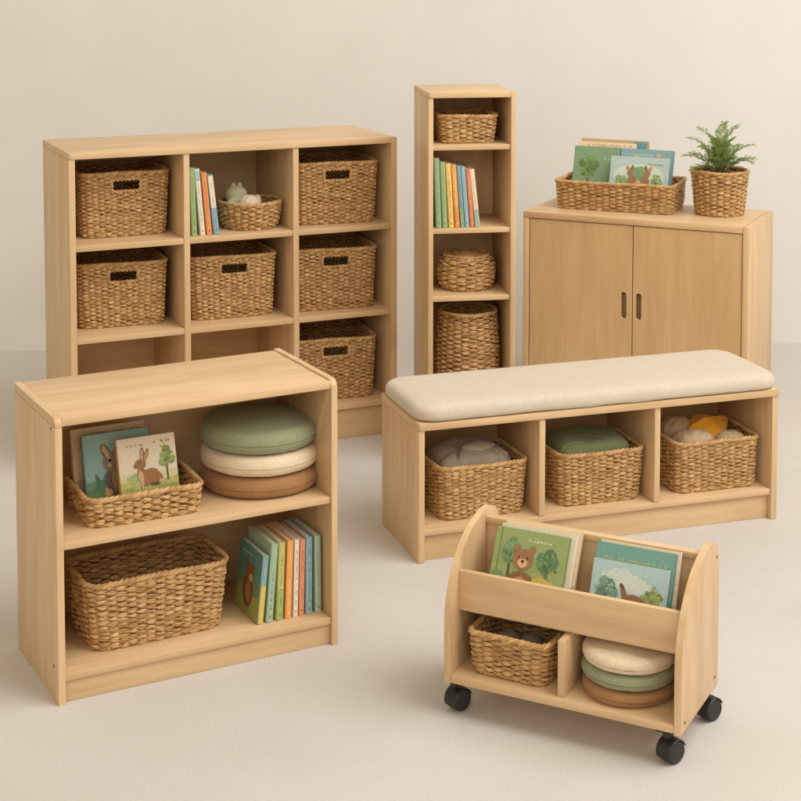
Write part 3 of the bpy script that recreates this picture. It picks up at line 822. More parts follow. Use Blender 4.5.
# beige gathered balls and the mustard cushion
def gathered(x, y, z, r, hz, seed, label):
    bm = bmesh.new(); superblob(bm, (0, 0, 0), r, r, hz, 2, 2.2, 64, 26)
    for vv in bm.verts:
        th = math.atan2(vv.co.y, vv.co.x); rad = math.hypot(vv.co.x, vv.co.y) / r
        k = 1 - 0.035 * abs(math.cos(3.5 * th + seed)) ** 6 * rad
        vv.co.x *= k; vv.co.y *= k
        if vv.co.z > 0: vv.co.z -= 0.25 * hz * math.exp(-(rad / 0.22) ** 2)
    jitter(bm, 0.004, 26, seed); folds(bm, 0.004, 26, seed, 0.0)
    o = from_bm('beige_ball', bm, BEIGE, None, True); place(o, FE @ T(x, y, z) @ RX(R(-14)) @ RZ(seed)); tag(o, label, 'soft ball', 'beige gathered balls in the bench basket')
gathered(0.958, 0.118, 0.230, 0.068, 0.048, 1.0, 'gathered beige fabric ball at the front left of the mustard cushion')
gathered(1.080, 0.112, 0.222, 0.054, 0.042, 2.2, 'gathered beige fabric ball at the front right of the mustard cushion')
gathered(0.955, 0.222, 0.246, 0.062, 0.042, 3.1, 'gathered beige fabric ball farthest back in the bench basket')
bm = bmesh.new(); superblob(bm, (0, 0, 0), 0.098, 0.066, 0.030, 1.12, 1.7, 60, 26)
for vv in bm.verts:
    vv.co.z += -0.10 * abs(vv.co.x) ** 1.2 + 0.008 * math.exp(-(vv.co.y / 0.006) ** 2) * (vv.co.z > 0)
jitter(bm, 0.004, 26, 5.0); folds(bm, 0.004, 18, 5.0, 0.0)
o = from_bm('mustard_cushion', bm, MUST, None, True); place(o, FE @ T(1.040, 0.172, 0.262) @ RZ(R(20)) @ RX(R(16)))
tag(o, 'pointed mustard yellow cushion lying on the beige fabric balls', 'cushion')
# dark lumps in the cart basket
for i, (x, y, r_) in enumerate(((0.108, 0.120, 0.034), (0.160, 0.142, 0.030), (0.196, 0.092, 0.033))):
    bm = bmesh.new(); superblob(bm, (0, 0, 0), r_, r_ * 0.95, r_ * 0.85, 2, 2.1); jitter(bm, 0.005, 30, 2 + i)
    o = from_bm('wool_ball', bm, DGREY, None, True); place(o, FF @ T(x, y, 0.111 + r_ * 0.85 + (0.010, 0.008, 0.004)[i]))
    tag(o, ('dark grey wool ball on the left in the cart basket', 'dark grey wool ball at the back of the cart basket', 'dark grey wool ball on the right in the cart basket')[i], 'soft ball', 'dark wool balls in the cart basket')
# soft toy
toy = thing('soft_toy', 'sage and beige soft animal toy sitting in the round wicker bowl', 'soft toy', FB @ T(0.650, 0.135, 0.797))
TSAGE = fabric('toy_sage', s2l(170, 164, 130), 0.08, 800); TBEI = fabric('toy_beige', s2l(210, 190, 164), 0.07, 800)
bm = bmesh.new(); superblob(bm, (0.020, -0.030, 0.064), 0.047, 0.038, 0.046, 2.1, 2.1)
for vv in bm.verts: vv.co.z += 0.002 * math.cos(6 * math.atan2(vv.co.y + 0.032, vv.co.x - 0.022))
jitter(bm, 0.003, 26, 1); bmesh.ops.translate(bm, vec=(0, 0, 0), verts=bm.verts); from_bm('torso', bm, TBEI, toy, True)
bm = bmesh.new(); superblob(bm, (-0.012, 0.024, 0.106), 0.041, 0.036, 0.034, 2.2, 2.1); superblob(bm, (-0.016, 0.006, 0.086), 0.036, 0.028, 0.022, 2.2, 2.0)
for ex in (-0.022, 0.002): superblob(bm, (ex, 0.026, 0.139), 0.0095, 0.008, 0.012, 2, 2, 16, 10)
from_bm('head', bm, TSAGE, toy, True)
bm = bmesh.new(); superblob(bm, (-0.046, -0.020, 0.078), 0.017, 0.016, 0.020, 2, 2, 20, 12); from_bm('arm', bm, TSAGE, toy, True)
bm = bmesh.new(); superblob(bm, (0.060, -0.004, 0.084), 0.014, 0.018, 0.022, 2, 2, 20, 12); from_bm('arm', bm, TBEI, toy, True)

# ------------------------------------------------------------------ plant
LEAF = plain('fern_leaf', (0.225, 0.315, 0.098), 0.5, 0.3, 0.35, 50)
_nt = LEAF.node_tree; _p = _nt.nodes['Principled BSDF']
_tr = _nt.nodes.new('ShaderNodeBsdfTranslucent'); _tr.inputs['Color'].default_value = (0.34, 0.46, 0.11, 1)
_mx = _nt.nodes.new('ShaderNodeMixShader'); _mx.inputs[0].default_value = 0.35
_nt.links.new(_p.outputs[0], _mx.inputs[1]); _nt.links.new(_tr.outputs[0], _mx.inputs[2])
_nt.links.new(_mx.outputs[0], _nt.nodes['Material Output'].inputs['Surface'])
STEM = plain('fern_stem', (0.11, 0.13, 0.045), 0.6, 0.2, 0.2, 80)
pl = thing('potted_fern', 'small bushy green fern growing out of the wicker pot', 'plant', FD @ T(PX, PY, 0.7573 + 0.012))
bm = bmesh.new(); lathe(bm, [(0, 0), (0.078, 0), (0.088, 0.128), (0.06, 0.133), (0.03, 0.137), (0, 0.138)], 40); bmesh.ops.recalc_face_normals(bm, faces=bm.faces); jitter(bm, 0.004, 60, 3)
from_bm('soil', bm, SOIL, pl, True)
rp = random.Random(5)
fb, sb = bmesh.new(), bmesh.new()
def leaflet(p, d, nrm, ln, wd):
    d = d.normalized(); s = d.cross(nrm).normalized(); up = s.cross(d)
    a = fb.verts.new(p); b = fb.verts.new(p + d * ln * .45 + s * wd + up * wd * .25); c = fb.verts.new(p + d * ln - up * wd * 0.2); e = fb.verts.new(p + d * ln * .45 - s * wd + up * wd * .25)
    fb.faces.new((a, b, c)); fb.faces.new((a, c, e))
fronds = []
# azimuth (cabinet frame), elevation, length
for az, el, ln in ((205, 34, .165), (178, 52, .185), (150, 66, .20), (60, 84, .215), (20, 70, .205), (338, 46, .185), (318, 28, .155), (214, 14, .150),
                   (268, 60, .150), (290, 44, .125), (245, 40, .130), (90, 56, .17), (120, 44, .16), (45, 46, .16), (5, 30, .150), (170, 28, .150), (300, 70, .165), (230, 72, .170)):
    fronds.append((R(az) + 0.436, el + rp.uniform(-3, 3), ln * rp.uniform(.95, 1.05)))
for az, el, ln in fronds:
    base = Vector((0.010 * math.cos(az), 0.010 * math.sin(az), 0.137))
    n_ = 17; pts = [base]; p = base.copy(); e = R(el) + 0.42
    for k in range(n_):
        t = k / n_
        e2 = e - 0.95 * t * t - 0.30 * t
        p = p + Vector((math.cos(az) * math.cos(e2), math.sin(az) * math.cos(e2), math.sin(e2))) * (ln / n_)
        pts.append(p.copy())
    tube(sb, pts, [0.0021 * (1 - 0.6 * k / n_) for k in range(n_ + 1)], 5)
    for k in range(5, n_ + 1):
        t = k / n_; tg = (pts[k] - pts[k - 1]).normalized()
        side = tg.cross(Vector((0, 0, 1)))
        if side.length < 0.35: side = side + Vector((-math.sin(az), math.cos(az), 0)) * 0.8
        side.normalize(); nrm = side.cross(tg)
        plen = (0.024 * math.sin(math.pi * min(1, 0.16 + 0.72 * t)) + 0.003) * rp.uniform(.75, 1.15)
        for sgn in (-1, 1):
            dirp = (side * sgn * 0.80 + tg * 0.70 + nrm * rp.uniform(-.25, .45)).normalized()
            m_ = max(2, int(plen / 0.0062))
            q = pts[k] + tg * (0.004 if sgn > 0 else -0.001)
            for j in range(m_):
                q2 = q + dirp * (plen * (j + 0.5) / m_)
                for s3 in (-1, 1):
                    sd = dirp.cross(nrm).normalized() * s3
                    leaflet(q2, (dirp * 0.85 + sd * 0.65 + nrm * rp.uniform(-.25, .45)), nrm + Vector((rp.uniform(-.4, .4),) * 3), 0.0100 * rp.uniform(.75, 1.2), 0.0031)
            leaflet(q + dirp * plen, dirp, nrm, 0.010, 0.0030)
    leaflet(pts[-1], pts[-1] - pts[-2], Vector((0, 0, 1)), 0.01, 0.0025)
from_bm('foliage', fb, LEAF, pl); from_bm('stem', sb, STEM, pl, True)

# ------------------------------------------------------------------ books
class Pic:
    """flat printed shapes on a cover, in units of the cover (0..w, 0..h), laid up in thin layers"""
    def __init__(s, w, h): s.w, s.h, s.v, s.f, s.c = w, h, [], [], []
    def poly(s, pts, col, lay=1):
        n = len(s.v); s.v += [(x * s.w, -0.0001 * lay - 0.000005 * len(s.f) - 0.00025, z * s.h) for x, z in pts]
        s.f.append(list(range(n, n + len(pts)))); s.c.append(ink(col, 0.08, 1.1))
    def ell(s, cx, cz, rx, rz, col, lay=1, rot=0, n=22, wob=0.0, seed=0):
        q = random.Random(seed + int(cx * 999) + int(cz * 777)); pts = []
        ph = [q.uniform(0, 6.3) for _ in range(3)]
        for i in range(n):
            a = 2 * math.pi * i / n; k = 1 + wob * (math.sin(5 * a + ph[0]) + .6 * math.sin(9 * a + ph[1]))
            x, z = rx * k * math.cos(a) * s.w, rz * k * math.sin(a) * s.w
            c, d = math.cos(R(rot)), math.sin(R(rot))
            pts.append((cx + (x * c - z * d) / s.w, cz + (x * d + z * c) / s.h))
        s.poly(pts, col, lay)
    def tree(s, cx, cz, r, col, trunk=(110, 84, 58), lay=2, seed=0, tall=1.25):
        q = random.Random(seed)
        s.poly([(cx - .018, cz - r * 2.6 * s.w / s.h), (cx + .018, cz - r * 2.6 * s.w / s.h), (cx + .010, cz), (cx - .010, cz)], trunk, lay)
        for i in range(11):
            a = q.uniform(0, 6.3); d = q.uniform(.2, .72) * r
            k = q.uniform(.86, 1.10)
            s.ell(cx + d * math.cos(a), cz + d * math.sin(a) * tall * s.w / s.h, r * .48, r * .46, tuple(int(x * k) for x in col), lay + 1 + i % 3, wob=.07, seed=i + seed)
        for i in range(26):
            a = q.uniform(0, 6.3); d = r * (q.random() ** .5) * .88; k = q.uniform(.74, 1.24)
            s.ell(cx + d * math.cos(a), cz + d * math.sin(a) * tall * s.w / s.h, r * q.uniform(.09, .17), r * q.uniform(.08, .14), tuple(min(250, int(x * k)) for x in col), lay + 4, n=9, wob=.1, seed=i)
        for i in range(3):
            a = R(60 + 30 * i); s.poly([(cx - .004, cz - r * .6 * s.w / s.h), (cx + .004, cz - r * .6 * s.w / s.h), (cx + r * .6 * math.cos(a), cz + r * .6 * math.sin(a))], trunk, lay + 4)
    def hills(s, z0, amp, col, lay=1, seed=0):
        pts = [(0, 0), (1, 0)] + [(1 - i / 14, z0 + amp * math.sin(i * .55 + seed) + amp * .4 * math.sin(i * 1.7 + seed)) for i in range(15)]
        s.poly(pts, col, lay)
        q = random.Random(seed + int(z0 * 100))
        for i in range(34):
            k = q.uniform(.84, 1.13); xx = q.uniform(.03, .97)
            s.ell(xx, q.uniform(.02, max(.03, z0 - amp * 1.6)), q.uniform(.012, .05), q.uniform(.005, .014), tuple(min(250, int(c * k)) for c in col), lay + .4, n=9, wob=.1, seed=i)
    def squig(s, x0, x1, z, hh, col, lay=6, seed=0, gap=.22):
        q = random.Random(seed); x = x0; hh *= 0.66
        while x < x1:
            wl = hh * q.uniform(.35, .8)
            if q.random() < gap: x += wl * 1.4; continue
            t = hh * .20; top = hh * q.uniform(.6, 1.25) * s.w / s.h; sl = q.uniform(-.25, .25) * hh
            s.poly([(x, z), (x + t, z), (x + t + sl, z + top), (x + sl, z + top)], col, lay)
            if q.random() < .7: 
                zz = z + q.choice((0, .45, .8)) * top
                s.poly([(x, zz), (x + wl, zz + .1 * top), (x + wl, zz + .1 * top + t * .9), (x, zz + t * .9)], col, lay + 1)
            x += wl * 1.25
    def build(s, parent, mw=None, name='cover_picture'):
        me = bpy.data.meshes.new(name); me.from_pydata(s.v, [], s.f)
        at = me.color_attributes.new('Col', 'FLOAT_COLOR', 'CORNER')
        d = []
        for f, c in zip(s.f, s.c): d += [*c, 1.0] * len(f)
        at.data.foreach_set('color', d)
        o = link_mesh(name, me, PICMAT, parent)
        if mw is not None: o.matrix_local = mw
        return o

def book(label, mw, w, h, t, cover, pic=None, back_pic=False, spine=None, group=None, letters=(245, 236, 214), seed=0, bands=(), cat='book'):
    """spine at x=0, front cover faces -y, stands on z=0"""
    root = thing('picture_book', label, cat, mw, group)
    bt = 0.0018
    bm = bmesh.new()
    bm_box(bm, 0.001, w, 0, bt, 0, h, 0.0005, 1); bm_box(bm, 0.001, w, t - bt, t, 0, h, 0.0005, 1)
    cy, n = t / 2, 7     # gently rounded spine
    bul = min(0.0035, t * .18)
    prof = [(-bul * math.cos(R(a)) , cy + (t / 2) * math.sin(R(a))) for a in np.linspace(-90, 90, n)]
    lo = [bm.verts.new((x, y, 0)) for x, y in prof] + [bm.verts.new((0.002, t, 0)), bm.verts.new((0.002, 0, 0))]
    hi = [bm.verts.new((v_.co.x, v_.co.y, h)) for v_ in lo]
    m_ = len(lo)
    for i in range(m_): bm.faces.new((lo[i], lo[(i + 1) % m_], hi[(i + 1) % m_], hi[i]))
    bm.faces.new(lo[::-1]); bm.faces.new(hi)
    bmesh.ops.recalc_face_normals(bm, faces=bm.faces)
    from_bm('cover', bm, cover_mat(cover), root, True, 35)
    bm = bmesh.new(); bm_box(bm, 0.0022, w - 0.003, bt, t - bt, 0.003, h - 0.003, 0, 1); bmesh.ops.recalc_face_normals(bm, faces=bm.faces)
    from_bm('pages', bm, PAPER, root)
    if pic is not None:
        pic.build(root, (T(w, t, 0) @ RZ(math.pi)) if back_pic else None)
    if spine:
        sp_ = Pic(1, 1); q = random.Random(seed); bd_ = Pic(1, 1)
        # printed on the spine: x across thickness, z up; built facing -y then turned to face -x
        for z0, z1, c in bands: bd_.poly([(-t * .42, z0 * h), (t * .42, z0 * h), (t * .42, z1 * h), (-t * .42, z1 * h)], c, 1)
        z = h * .86
        while z > h * spine:
            ln = q.uniform(.0018, .0048)
            if q.random() > .30: sp_.poly([(-t * .06 + q.uniform(-.001, .001), z - ln), (t * .05, z - ln), (t * .06 + q.uniform(-.001, .001), z), (-t * .05, z)], letters, 3)
            z -= ln + .0022
        sp_.ell(0, h * .07, t * .17, t * .2, letters, 3, n=10); sp_.ell(0, h * .07, t * .09, t * .1, cover, 4, n=8)
        o = sp_.build(root, T(-bul + .0002, t / 2, 0) @ RZ(R(-90)), 'spine_lettering')
        if bands: bd_.build(root, T(-bul + .0002, t / 2, 0) @ RZ(R(-90)), 'spine_band')
    return root

def stand(fur, xl, y, z, t, h, lean):
    """spine towards the front; xl left foot; lean>0 to the right, <0 to the left (degrees)"""
    a = R(lean)
    if a <= 0: return fur @ T(xl + t * math.cos(a), y, z + t * math.sin(-a) + .0004) @ RY(a) @ RZ(R(90))
    return fur @ T(xl + t, y, z + .0004) @ RY(a) @ RZ(R(90))

def face_out(fur, x, y, z, t, lean, yaw=0.0, roll=0.0):
    a = R(lean); return fur @ T(x, y, z + t * math.sin(a) + .0005) @ RZ(R(yaw)) @ RX(-a) @ RY(R(roll))

# --- cube shelf: four leaning books
G1 = 'books leaning in the cube shelf'
for xl, t, h, ln, c, lab, lt, bd in (
    (0.436, 0.019, 0.240, -2.0, (142, 170, 108), 'green-spined book leaning at the left of the cube shelf row', (70, 104, 58), ()),
    (0.467, 0.018, 0.236, -5.0, (214, 206, 186), 'pale cream-spined book second in the cube shelf row', (128, 116, 96), ((.82, .97, (150, 186, 196)),)),
    (0.491, 0.019, 0.222, -5.2, (222, 138, 66), 'orange-spined book third in the cube shelf row', (120, 60, 24), ()),
    (0.516, 0.021, 0.212, -6.4, (126, 162, 176), 'blue and cream spined book beside the round wicker bowl', (70, 100, 120), ((.45, .98, (222, 206, 176)),))):
    book(lab, stand(FB, xl, 0.034, 0.787, t, h, ln), 0.16, h, t, c, spine=.16, group=G1, letters=lt, seed=int(xl * 1000), bands=bd)
# --- tower shelf: eight books
G2 = 'books leaning in the tower shelf'
for xl, t, h, ln, c, lab, lt, bd in (
    (0.032, 0.0185, 0.243, -2.2, (134, 166, 124), 'tallest sage green book at the left of the tower row', (86, 118, 84), ()),
    (0.0545, 0.0175, 0.229, -2.8, (148, 170, 112), 'leaf green book second in the tower row', (90, 120, 70), ()),
    (0.076, 0.0185, 0.224, -3.4, (226, 184, 88), 'pale yellow book third in the tower row', (130, 100, 50), ()),
    (0.0985, 0.0165, 0.219, -4.0, (226, 158, 58), 'amber yellow book fourth in the tower row', (246, 226, 180), ((.0, .35, (214, 132, 60)),)),
    (0.118, 0.0135, 0.215, -4.3, (122, 156, 164), 'blue book between the amber and pale blue ones in the tower', (60, 92, 110), ((.0, .3, (140, 168, 120)),)),
    (0.134, 0.0140, 0.212, -4.6, (140, 178, 184), 'pale blue book left of the red one in the tower', (80, 108, 120), ()),
    (0.151, 0.0150, 0.205, -4.9, (208, 116, 70), 'red-orange book in the tower row', (240, 200, 160), ()),
    (0.1695, 0.0165, 0.203, -6.2, (222, 204, 172), 'cream book with pale teal foot, last in the tower row', (140, 110, 90), ((.0, .3, (146, 178, 170)),))):
    book(lab, stand(FC, xl, 0.018, 0.827, t, h, ln), 0.16, h, t, c, spine=.16, group=G2, letters=lt, seed=int(xl * 1000), bands=bd)
# --- bookcase, lower shelf
G3 = 'books standing in the bookcase'
def bearcub(w, h):
    p = Pic(w, h); p.poly([(0, 0), (1, 0), (1, 1), (0, 1)], (88, 132, 120), 0); p.hills(.55, .03, (110, 136, 92), 1); p.hills(.34, .03, (150, 152, 66), 2, 2)
    p.ell(.5, .36, .22, .30, (128, 80, 42), 3); p.ell(.55, .60, .17, .18, (140, 88, 46), 4); p.ell(.42, .72, .06, .06, (128, 80, 42), 3); p.ell(.66, .72, .06, .06, (128, 80, 42), 3)
    p.ell(.60, .56, .08, .06, (206, 160, 104), 5); p.ell(.52, .34, .11, .17, (164, 110, 62), 5); p.squig(.2, .8, .86, .07, (224, 206, 150), 6, 3); return p
for xl, t, h, ln, c, lab, lt, bd, pc in (
    (0.530, 0.0165, 0.176, 6.0, (120, 158, 160), 'short blue and yellow book with a bear cub cover in the bookcase', (226, 196, 90), ((.0, .55, (206, 178, 72)),), bearcub(.15, .176)),
    (0.5545, 0.0190, 0.203, 4.9, (152, 178, 146), 'mint green book leaning behind the bear cub book', (70, 110, 100), (), None),
    (0.5835, 0.0180, 0.203, 2.6, (184, 182, 92), 'yellow-green book third in the bookcase row', (70, 104, 60), ((.0, .4, (152, 174, 98)),), None),
    (0.6085, 0.0170, 0.203, 2.2, (230, 156, 66), 'bright orange book in the bookcase row', (250, 226, 170), (), None),
    (0.6310, 0.0130, 0.202, 1.6, (222, 210, 188), 'thin cream book right of the orange one in the bookcase', (120, 104, 84), (), None),
    (0.6475, 0.0140, 0.200, 1.4, (216, 138, 92), 'coral book between the cream and blue ones in the bookcase', (130, 64, 36), (), None),
    (0.6665, 0.0185, 0.203, 0.4, (128, 162, 168), 'blue book with yellow mark in the bookcase row', (70, 100, 116), (), None),
    (0.6935, 0.0180, 0.203, -0.4, (156, 174, 150), 'pale sage book at the right end of the bookcase row', (90, 120, 106), (), None)):
    book(lab, stand(FA, xl, 0.052, 0.073, t, h, ln), 0.15, h, t, c, pc, True, spine=.16, group=G3, letters=lt, seed=int(xl * 1000), bands=bd)

# --- tray in the bookcase
def hare(p, ox, oz, k, body, dark, light, lay=4, flip=1):
    E = lambda x, z, rx, rz, c, l, rot=0: p.ell(ox + flip * x * k, oz + z * k * p.w / p.h, rx * k, rz * k, c, lay + l, rot * flip)
    E(.14, .18, .20, .155, body, 1, 18); E(.26, .12, .14, .13, body, 1); E(.36, .07, .05, .045, light, 2)
    E(-.02, .22, .10, .16, body, 1, 10); E(-.05, .20, .055, .12, light, 2, 8)
    E(-.04, .44, .115, .095, body, 3, -8); E(-.12, .41, .06, .05, body, 3); E(-.165, .42, .02, .018, dark, 5)
    E(.01, .62, .042, .135, dark, 2, -4); E(.005, .62, .026, .11, light, 3, -4); E(.09, .60, .042, .135, body, 3, -22); E(.088, .60, .022, .105, (206, 150, 112), 4, -22)
    E(-.055, .47, .018, .02, (40, 28, 20), 5); E(-.05, .475, .006, .006, (240, 235, 225), 6)
    E(-.03, .06, .034, .10, light, 3, 4); E(.04, .03, .07, .028, body, 3); E(.22, .03, .10, .035, dark, 3)
def rabbit_cover(w, h):
    p = Pic(w, h); p.poly([(0, 0), (1, 0), (1, 1), (0, 1)], (228, 214, 188), 0)
    p.hills(.44, .02, (214, 208, 160), 1, 1); p.hills(.34, .02, (186, 184, 96), 2, 2.4); p.hills(.22, .02, (160, 166, 74), 3, .5)
    for i in range(6): p.ell(.16 + .05 * i, .38 + .02 * (i % 3), .05, .045, (172 - 5 * i, 186 - 4 * i, 128), 2, wob=.08, seed=i)
    p.tree(.82, .66, .15, (142, 164, 92), (116, 88, 54), 3, 4, 1.5)
    for i in range(14): p.poly([(.1 + .06 * i, .20), (.11 + .06 * i, .20), (.098 + .06 * i, .27 + .02 * (i % 3))], (134, 148, 62), 4)
    hare(p, .40, .24, .84, (160, 110, 66), (116, 76, 44), (208, 170, 124))
    p.squig(.16, .44, .86, .05, (96, 84, 70), 6, 5); p.squig(.62, .90, .88, .05, (96, 84, 70), 6, 8)
    return p
def teal_cover(w, h):
    p = Pic(w, h); p.poly([(0, 0), (1, 0), (1, 1), (0, 1)], (138, 176, 174), 0)
    p.hills(.30, .03, (104, 140, 110), 1, 1); p.hills(.20, .03, (92, 126, 76), 2, 2)
    for i in range(7):
        z = .22 + .03 * i; p.ell(.22 - .01 * i, z, .07 - .008 * i, .022, (76, 118, 92), 3, 30); p.ell(.25 + .01 * i, z, .07 - .008 * i, .022, (84, 126, 98), 3, -30)
    E = lambda cx, *a_: p.ell(cx - (.19 if cx > .45 else 0), *a_)
    E(.66, .30, .18, .26, (112, 96, 82), 3); E(.70, .33, .12, .20, (160, 128, 94), 4); E(.64, .58, .18, .15, (142, 116, 92), 5)
    E(.52, .72, .06, .14, (112, 92, 76), 4, 24); E(.525, .72, .035, .11, (196, 158, 130), 5, 24); E(.74, .74, .06, .14, (112, 92, 76), 4, -18)
    E(.575, .60, .018, .02, (36, 28, 22), 6); E(.56, .53, .04, .03, (196, 166, 130), 6); E(.33, .14, .06, .05, (200, 158, 96), 4); E(.30, .19, .025, .03, (200, 158, 96), 4)
    p.squig(.18, .52, .84, .07, (206, 190, 120), 6, 2); p.squig(.20, .30, .74, .08, (206, 190, 120), 6, 4); return p
def text_cover(w, h, bg, fg, z=.88):
    p = Pic(w, h); p.poly([(0, 0), (1, 0), (1, 1), (0, 1)], bg, 0); p.squig(.15, .92, z, .055, fg, 2, 9); p.hills(.3, .05, tuple(int(x * .86) for x in bg), 1, 2); return p
G4 = 'picture books in the bookcase tray'
book('cream cover book showing a seated brown rabbit, in the bookcase tray', face_out(FA, 0.208, 0.138, 0.402, 0.017, 17), 0.152, 0.162, 0.017, (196, 146, 66), rabbit_cover(.152, .162), group=G4)
book('teal cover book with a grey rabbit, behind the cream rabbit book', face_out(FA, 0.134, 0.187, 0.402, 0.015, 15), 0.172, 0.170, 0.015, (120, 158, 152), teal_cover(.172, .170), group=G4)
book('brownish grey book at the very back of the bookcase tray', face_out(FA, 0.113, 0.216, 0.402, 0.020, 14), 0.194, 0.180, 0.020, (176, 146, 108), text_cover(.194, .180, (196, 172, 138), (92, 74, 56)), group=G4)

# --- cabinet tray
def green_tree(w, h):
    p = Pic(w, h); p.poly([(0, 0), (1, 0), (1, 1), (0, 1)], (122, 152, 116), 0); p.hills(.38, .04, (130, 158, 104), 1); p.hills(.2, .03, (104, 140, 82), 2, 2)
    p.tree(.34, .62, .21, (104, 140, 76), (84, 78, 48), 3, 7, 1.5); p.squig(.62, .92, .76, .06, (214, 214, 180), 6, 4); return p
def deer(w, h):
    p = Pic(w, h); p.poly([(0, 0), (1, 0), (1, 1), (0, 1)], (168, 192, 188), 0); p.ell(.5, .62, .44, .2, (196, 206, 194), 1); p.hills(.40, .04, (184, 194, 146), 2); p.hills(.30, .03, (152, 172, 110), 3, 2)
    p.tree(.20, .50, .10, (142, 164, 104), lay=3, seed=2); p.tree(.80, .52, .10, (142, 164, 104), lay=3, seed=5)
    for s_ in (-1, 1):
        p.ell(.5 + s_ * .10, .48, .09, .12, (150, 112, 74), 5, -20 * s_); p.ell(.5 + s_ * .15, .68, .05, .07, (150, 112, 74), 6); p.ell(.5 + s_ * .19, .76, .03, .05, (176, 138, 96), 6, -30 * s_); p.ell(.5 + s_ * .12, .78, .02, .05, (130, 92, 60), 6, 15 * s_)
    p.ell(.5, .66, .14, .13, (118, 150, 104), 4, wob=.1); p.ell(.5, .42, .06, .10, (196, 162, 116), 6)
    p.squig(.12, .3, .86, .05, (236, 236, 220), 6, 1); p.squig(.66, .9, .84, .05, (150, 140, 90), 6, 3); return p
def blue_dots(w, h):
    p = Pic(w, h); p.poly([(0, 0), (1, 0), (1, 1), (0, 1)], (126, 162, 168), 0); p.hills(.3, .04, (120, 158, 120), 1)
    for x, z in ((.84, .84), (.72, .90), (.9, .72), (.3, .86)): p.ell(x, z, .05, .035, (206, 170, 92), 2)
    p.squig(.1, .6, .88, .05, (220, 226, 214), 3, 5); return p
def pattern(w, h):
    p = Pic(w, h); p.poly([(0, 0), (1, 0), (1, 1), (0, 1)], (186, 158, 112), 0); q = random.Random(3)
    for i in range(60): p.ell(q.random() * .94 + .03, q.random() * .9 + .05, .02, .016, q.choice([(120, 150, 150), (150, 104, 66), (214, 190, 150)]), 1 + i % 3, n=9)
    p.poly([(.78, .02), (.98, .02), (.98, .98), (.78, .98)], (96, 144, 156), 4); return p
G5 = 'picture books in the cabinet tray'
book('pale blue book showing brown animals among trees, frontmost in the cabinet tray', face_out(FD, 0.284, 0.186, 0.768, 0.014, 17, 0), 0.236, 0.200, 0.014, (190, 204, 196), deer(.236, .200), group=G5)
book('green book with a big tree on its cover in the cabinet tray', face_out(FD, 0.114, 0.232, 0.768, 0.016, 17, 0), 0.190, 0.226, 0.016, (110, 140, 102), green_tree(.190, .226), group=G5)
book('blue book with golden spots directly behind the pale blue animal book', face_out(FD, 0.308, 0.232, 0.768, 0.014, 17, 0), 0.216, 0.226, 0.014, (104, 144, 154), blue_dots(.216, .226), group=G5)
book('peach book with one line of lettering behind the tree book', face_out(FD, 0.120, 0.262, 0.768, 0.012, 17, 0), 0.238, 0.243, 0.012, (224, 196, 160), text_cover(.238, .243, (226, 200, 166), (150, 120, 84), .93), group=G5)
book('spotted tan and blue book rearmost in the cabinet tray', face_out(FD, 0.122, 0.286, 0.768, 0.012, 16, 0), 0.282, 0.252, 0.012, (176, 148, 104), pattern(.282, .252), group=G5)

# --- cart
def bear_cover(w, h):
    p = Pic(w, h); p.poly([(0, 0), (1, 0), (1, 1), (0, 1)], (138, 152, 92), 0); p.hills(.5, .04, (146, 158, 98), 1); p.hills(.36, .03, (122, 142, 80), 2, 2)
    p.poly([(.07, 0), (.085, 0), (.085, 1), (.07, 1)], (110, 126, 72), 3)
    p.tree(.24, .72, .13, (104, 136, 92), (84, 76, 48), 3, 3, 1.2); p.tree(.76, .62, .15, (92, 126, 82), (96, 80, 50), 3, 8, 1.2)
    p.ell(.10, .40, .08, .06, (112, 138, 92), 3, wob=.1)
    E = lambda cx, cz, rx, rz, *a_, **k_: p.ell(.42 + (cx - .42) * .9, cz * .9 + .13, rx * .9, rz * .9, *a_, **k_)
    B_, Dk = (150, 104, 62), (112, 74, 42)
    E(.42, .20, .23, .19, (134, 92, 54), 9); E(.42, .22, .10, .10, (176, 130, 82), 10)
    for s_ in (-1, 1): E(.42 + s_ * .125, .705, .048, .048, B_, 10); E(.42 + s_ * .125, .705, .026, .026, Dk, 6)
    E(.42, .56, .155, .145, B_, 12, wob=.012); E(.42, .505, .075, .06, (206, 166, 116), 13); E(.42, .53, .026, .018, (44, 30, 22), 14)
    p.poly([(.417, .60), (.423, .60), (.423, .56), (.417, .56)], (60, 40, 28), 14)
    for s_ in (-1, 1): E(.42 + s_ * .065, .585, .014, .015, (36, 26, 20), 14); E(.42 + s_ * .17, .18, .07, .12, Dk, 11, s_ * 14)
    p.ell(.70, .38, .12, .07, (190, 168, 62), 9, wob=.08); p.ell(.81, .36, .07, .06, (200, 176, 70), 10, wob=.08)
    p.squig(.46, .76, .86, .05, (232, 230, 206), 6, 11, .1); return p
def tail_cover(w, h):
    p = Pic(w, h); p.poly([(0, 0), (1, 0), (1, 1), (0, 1)], (160, 186, 186), 0); p.ell(.38, .74, .26, .13, (186, 198, 190), 1, wob=.08); p.ell(.56, .68, .22, .10, (192, 200, 190), 1, wob=.08)
    p.hills(.34, .02, (166, 176, 122), 2); p.tree(.2, .54, .15, (112, 146, 126), (96, 96, 70), 3, 5, 1.1); p.tree(.82, .50, .15, (140, 152, 84), (110, 96, 56), 3, 9, 1.3)
    p.ell(.58, .40, .17, .12, (140, 94, 58), 6, -6); p.ell(.45, .54, .035, .09, (140, 94, 58), 6, 18); p.ell(.415, .64, .026, .045, (116, 74, 44), 7, 38); p.ell(.70, .36, .07, .10, (126, 84, 52), 6)
    return p
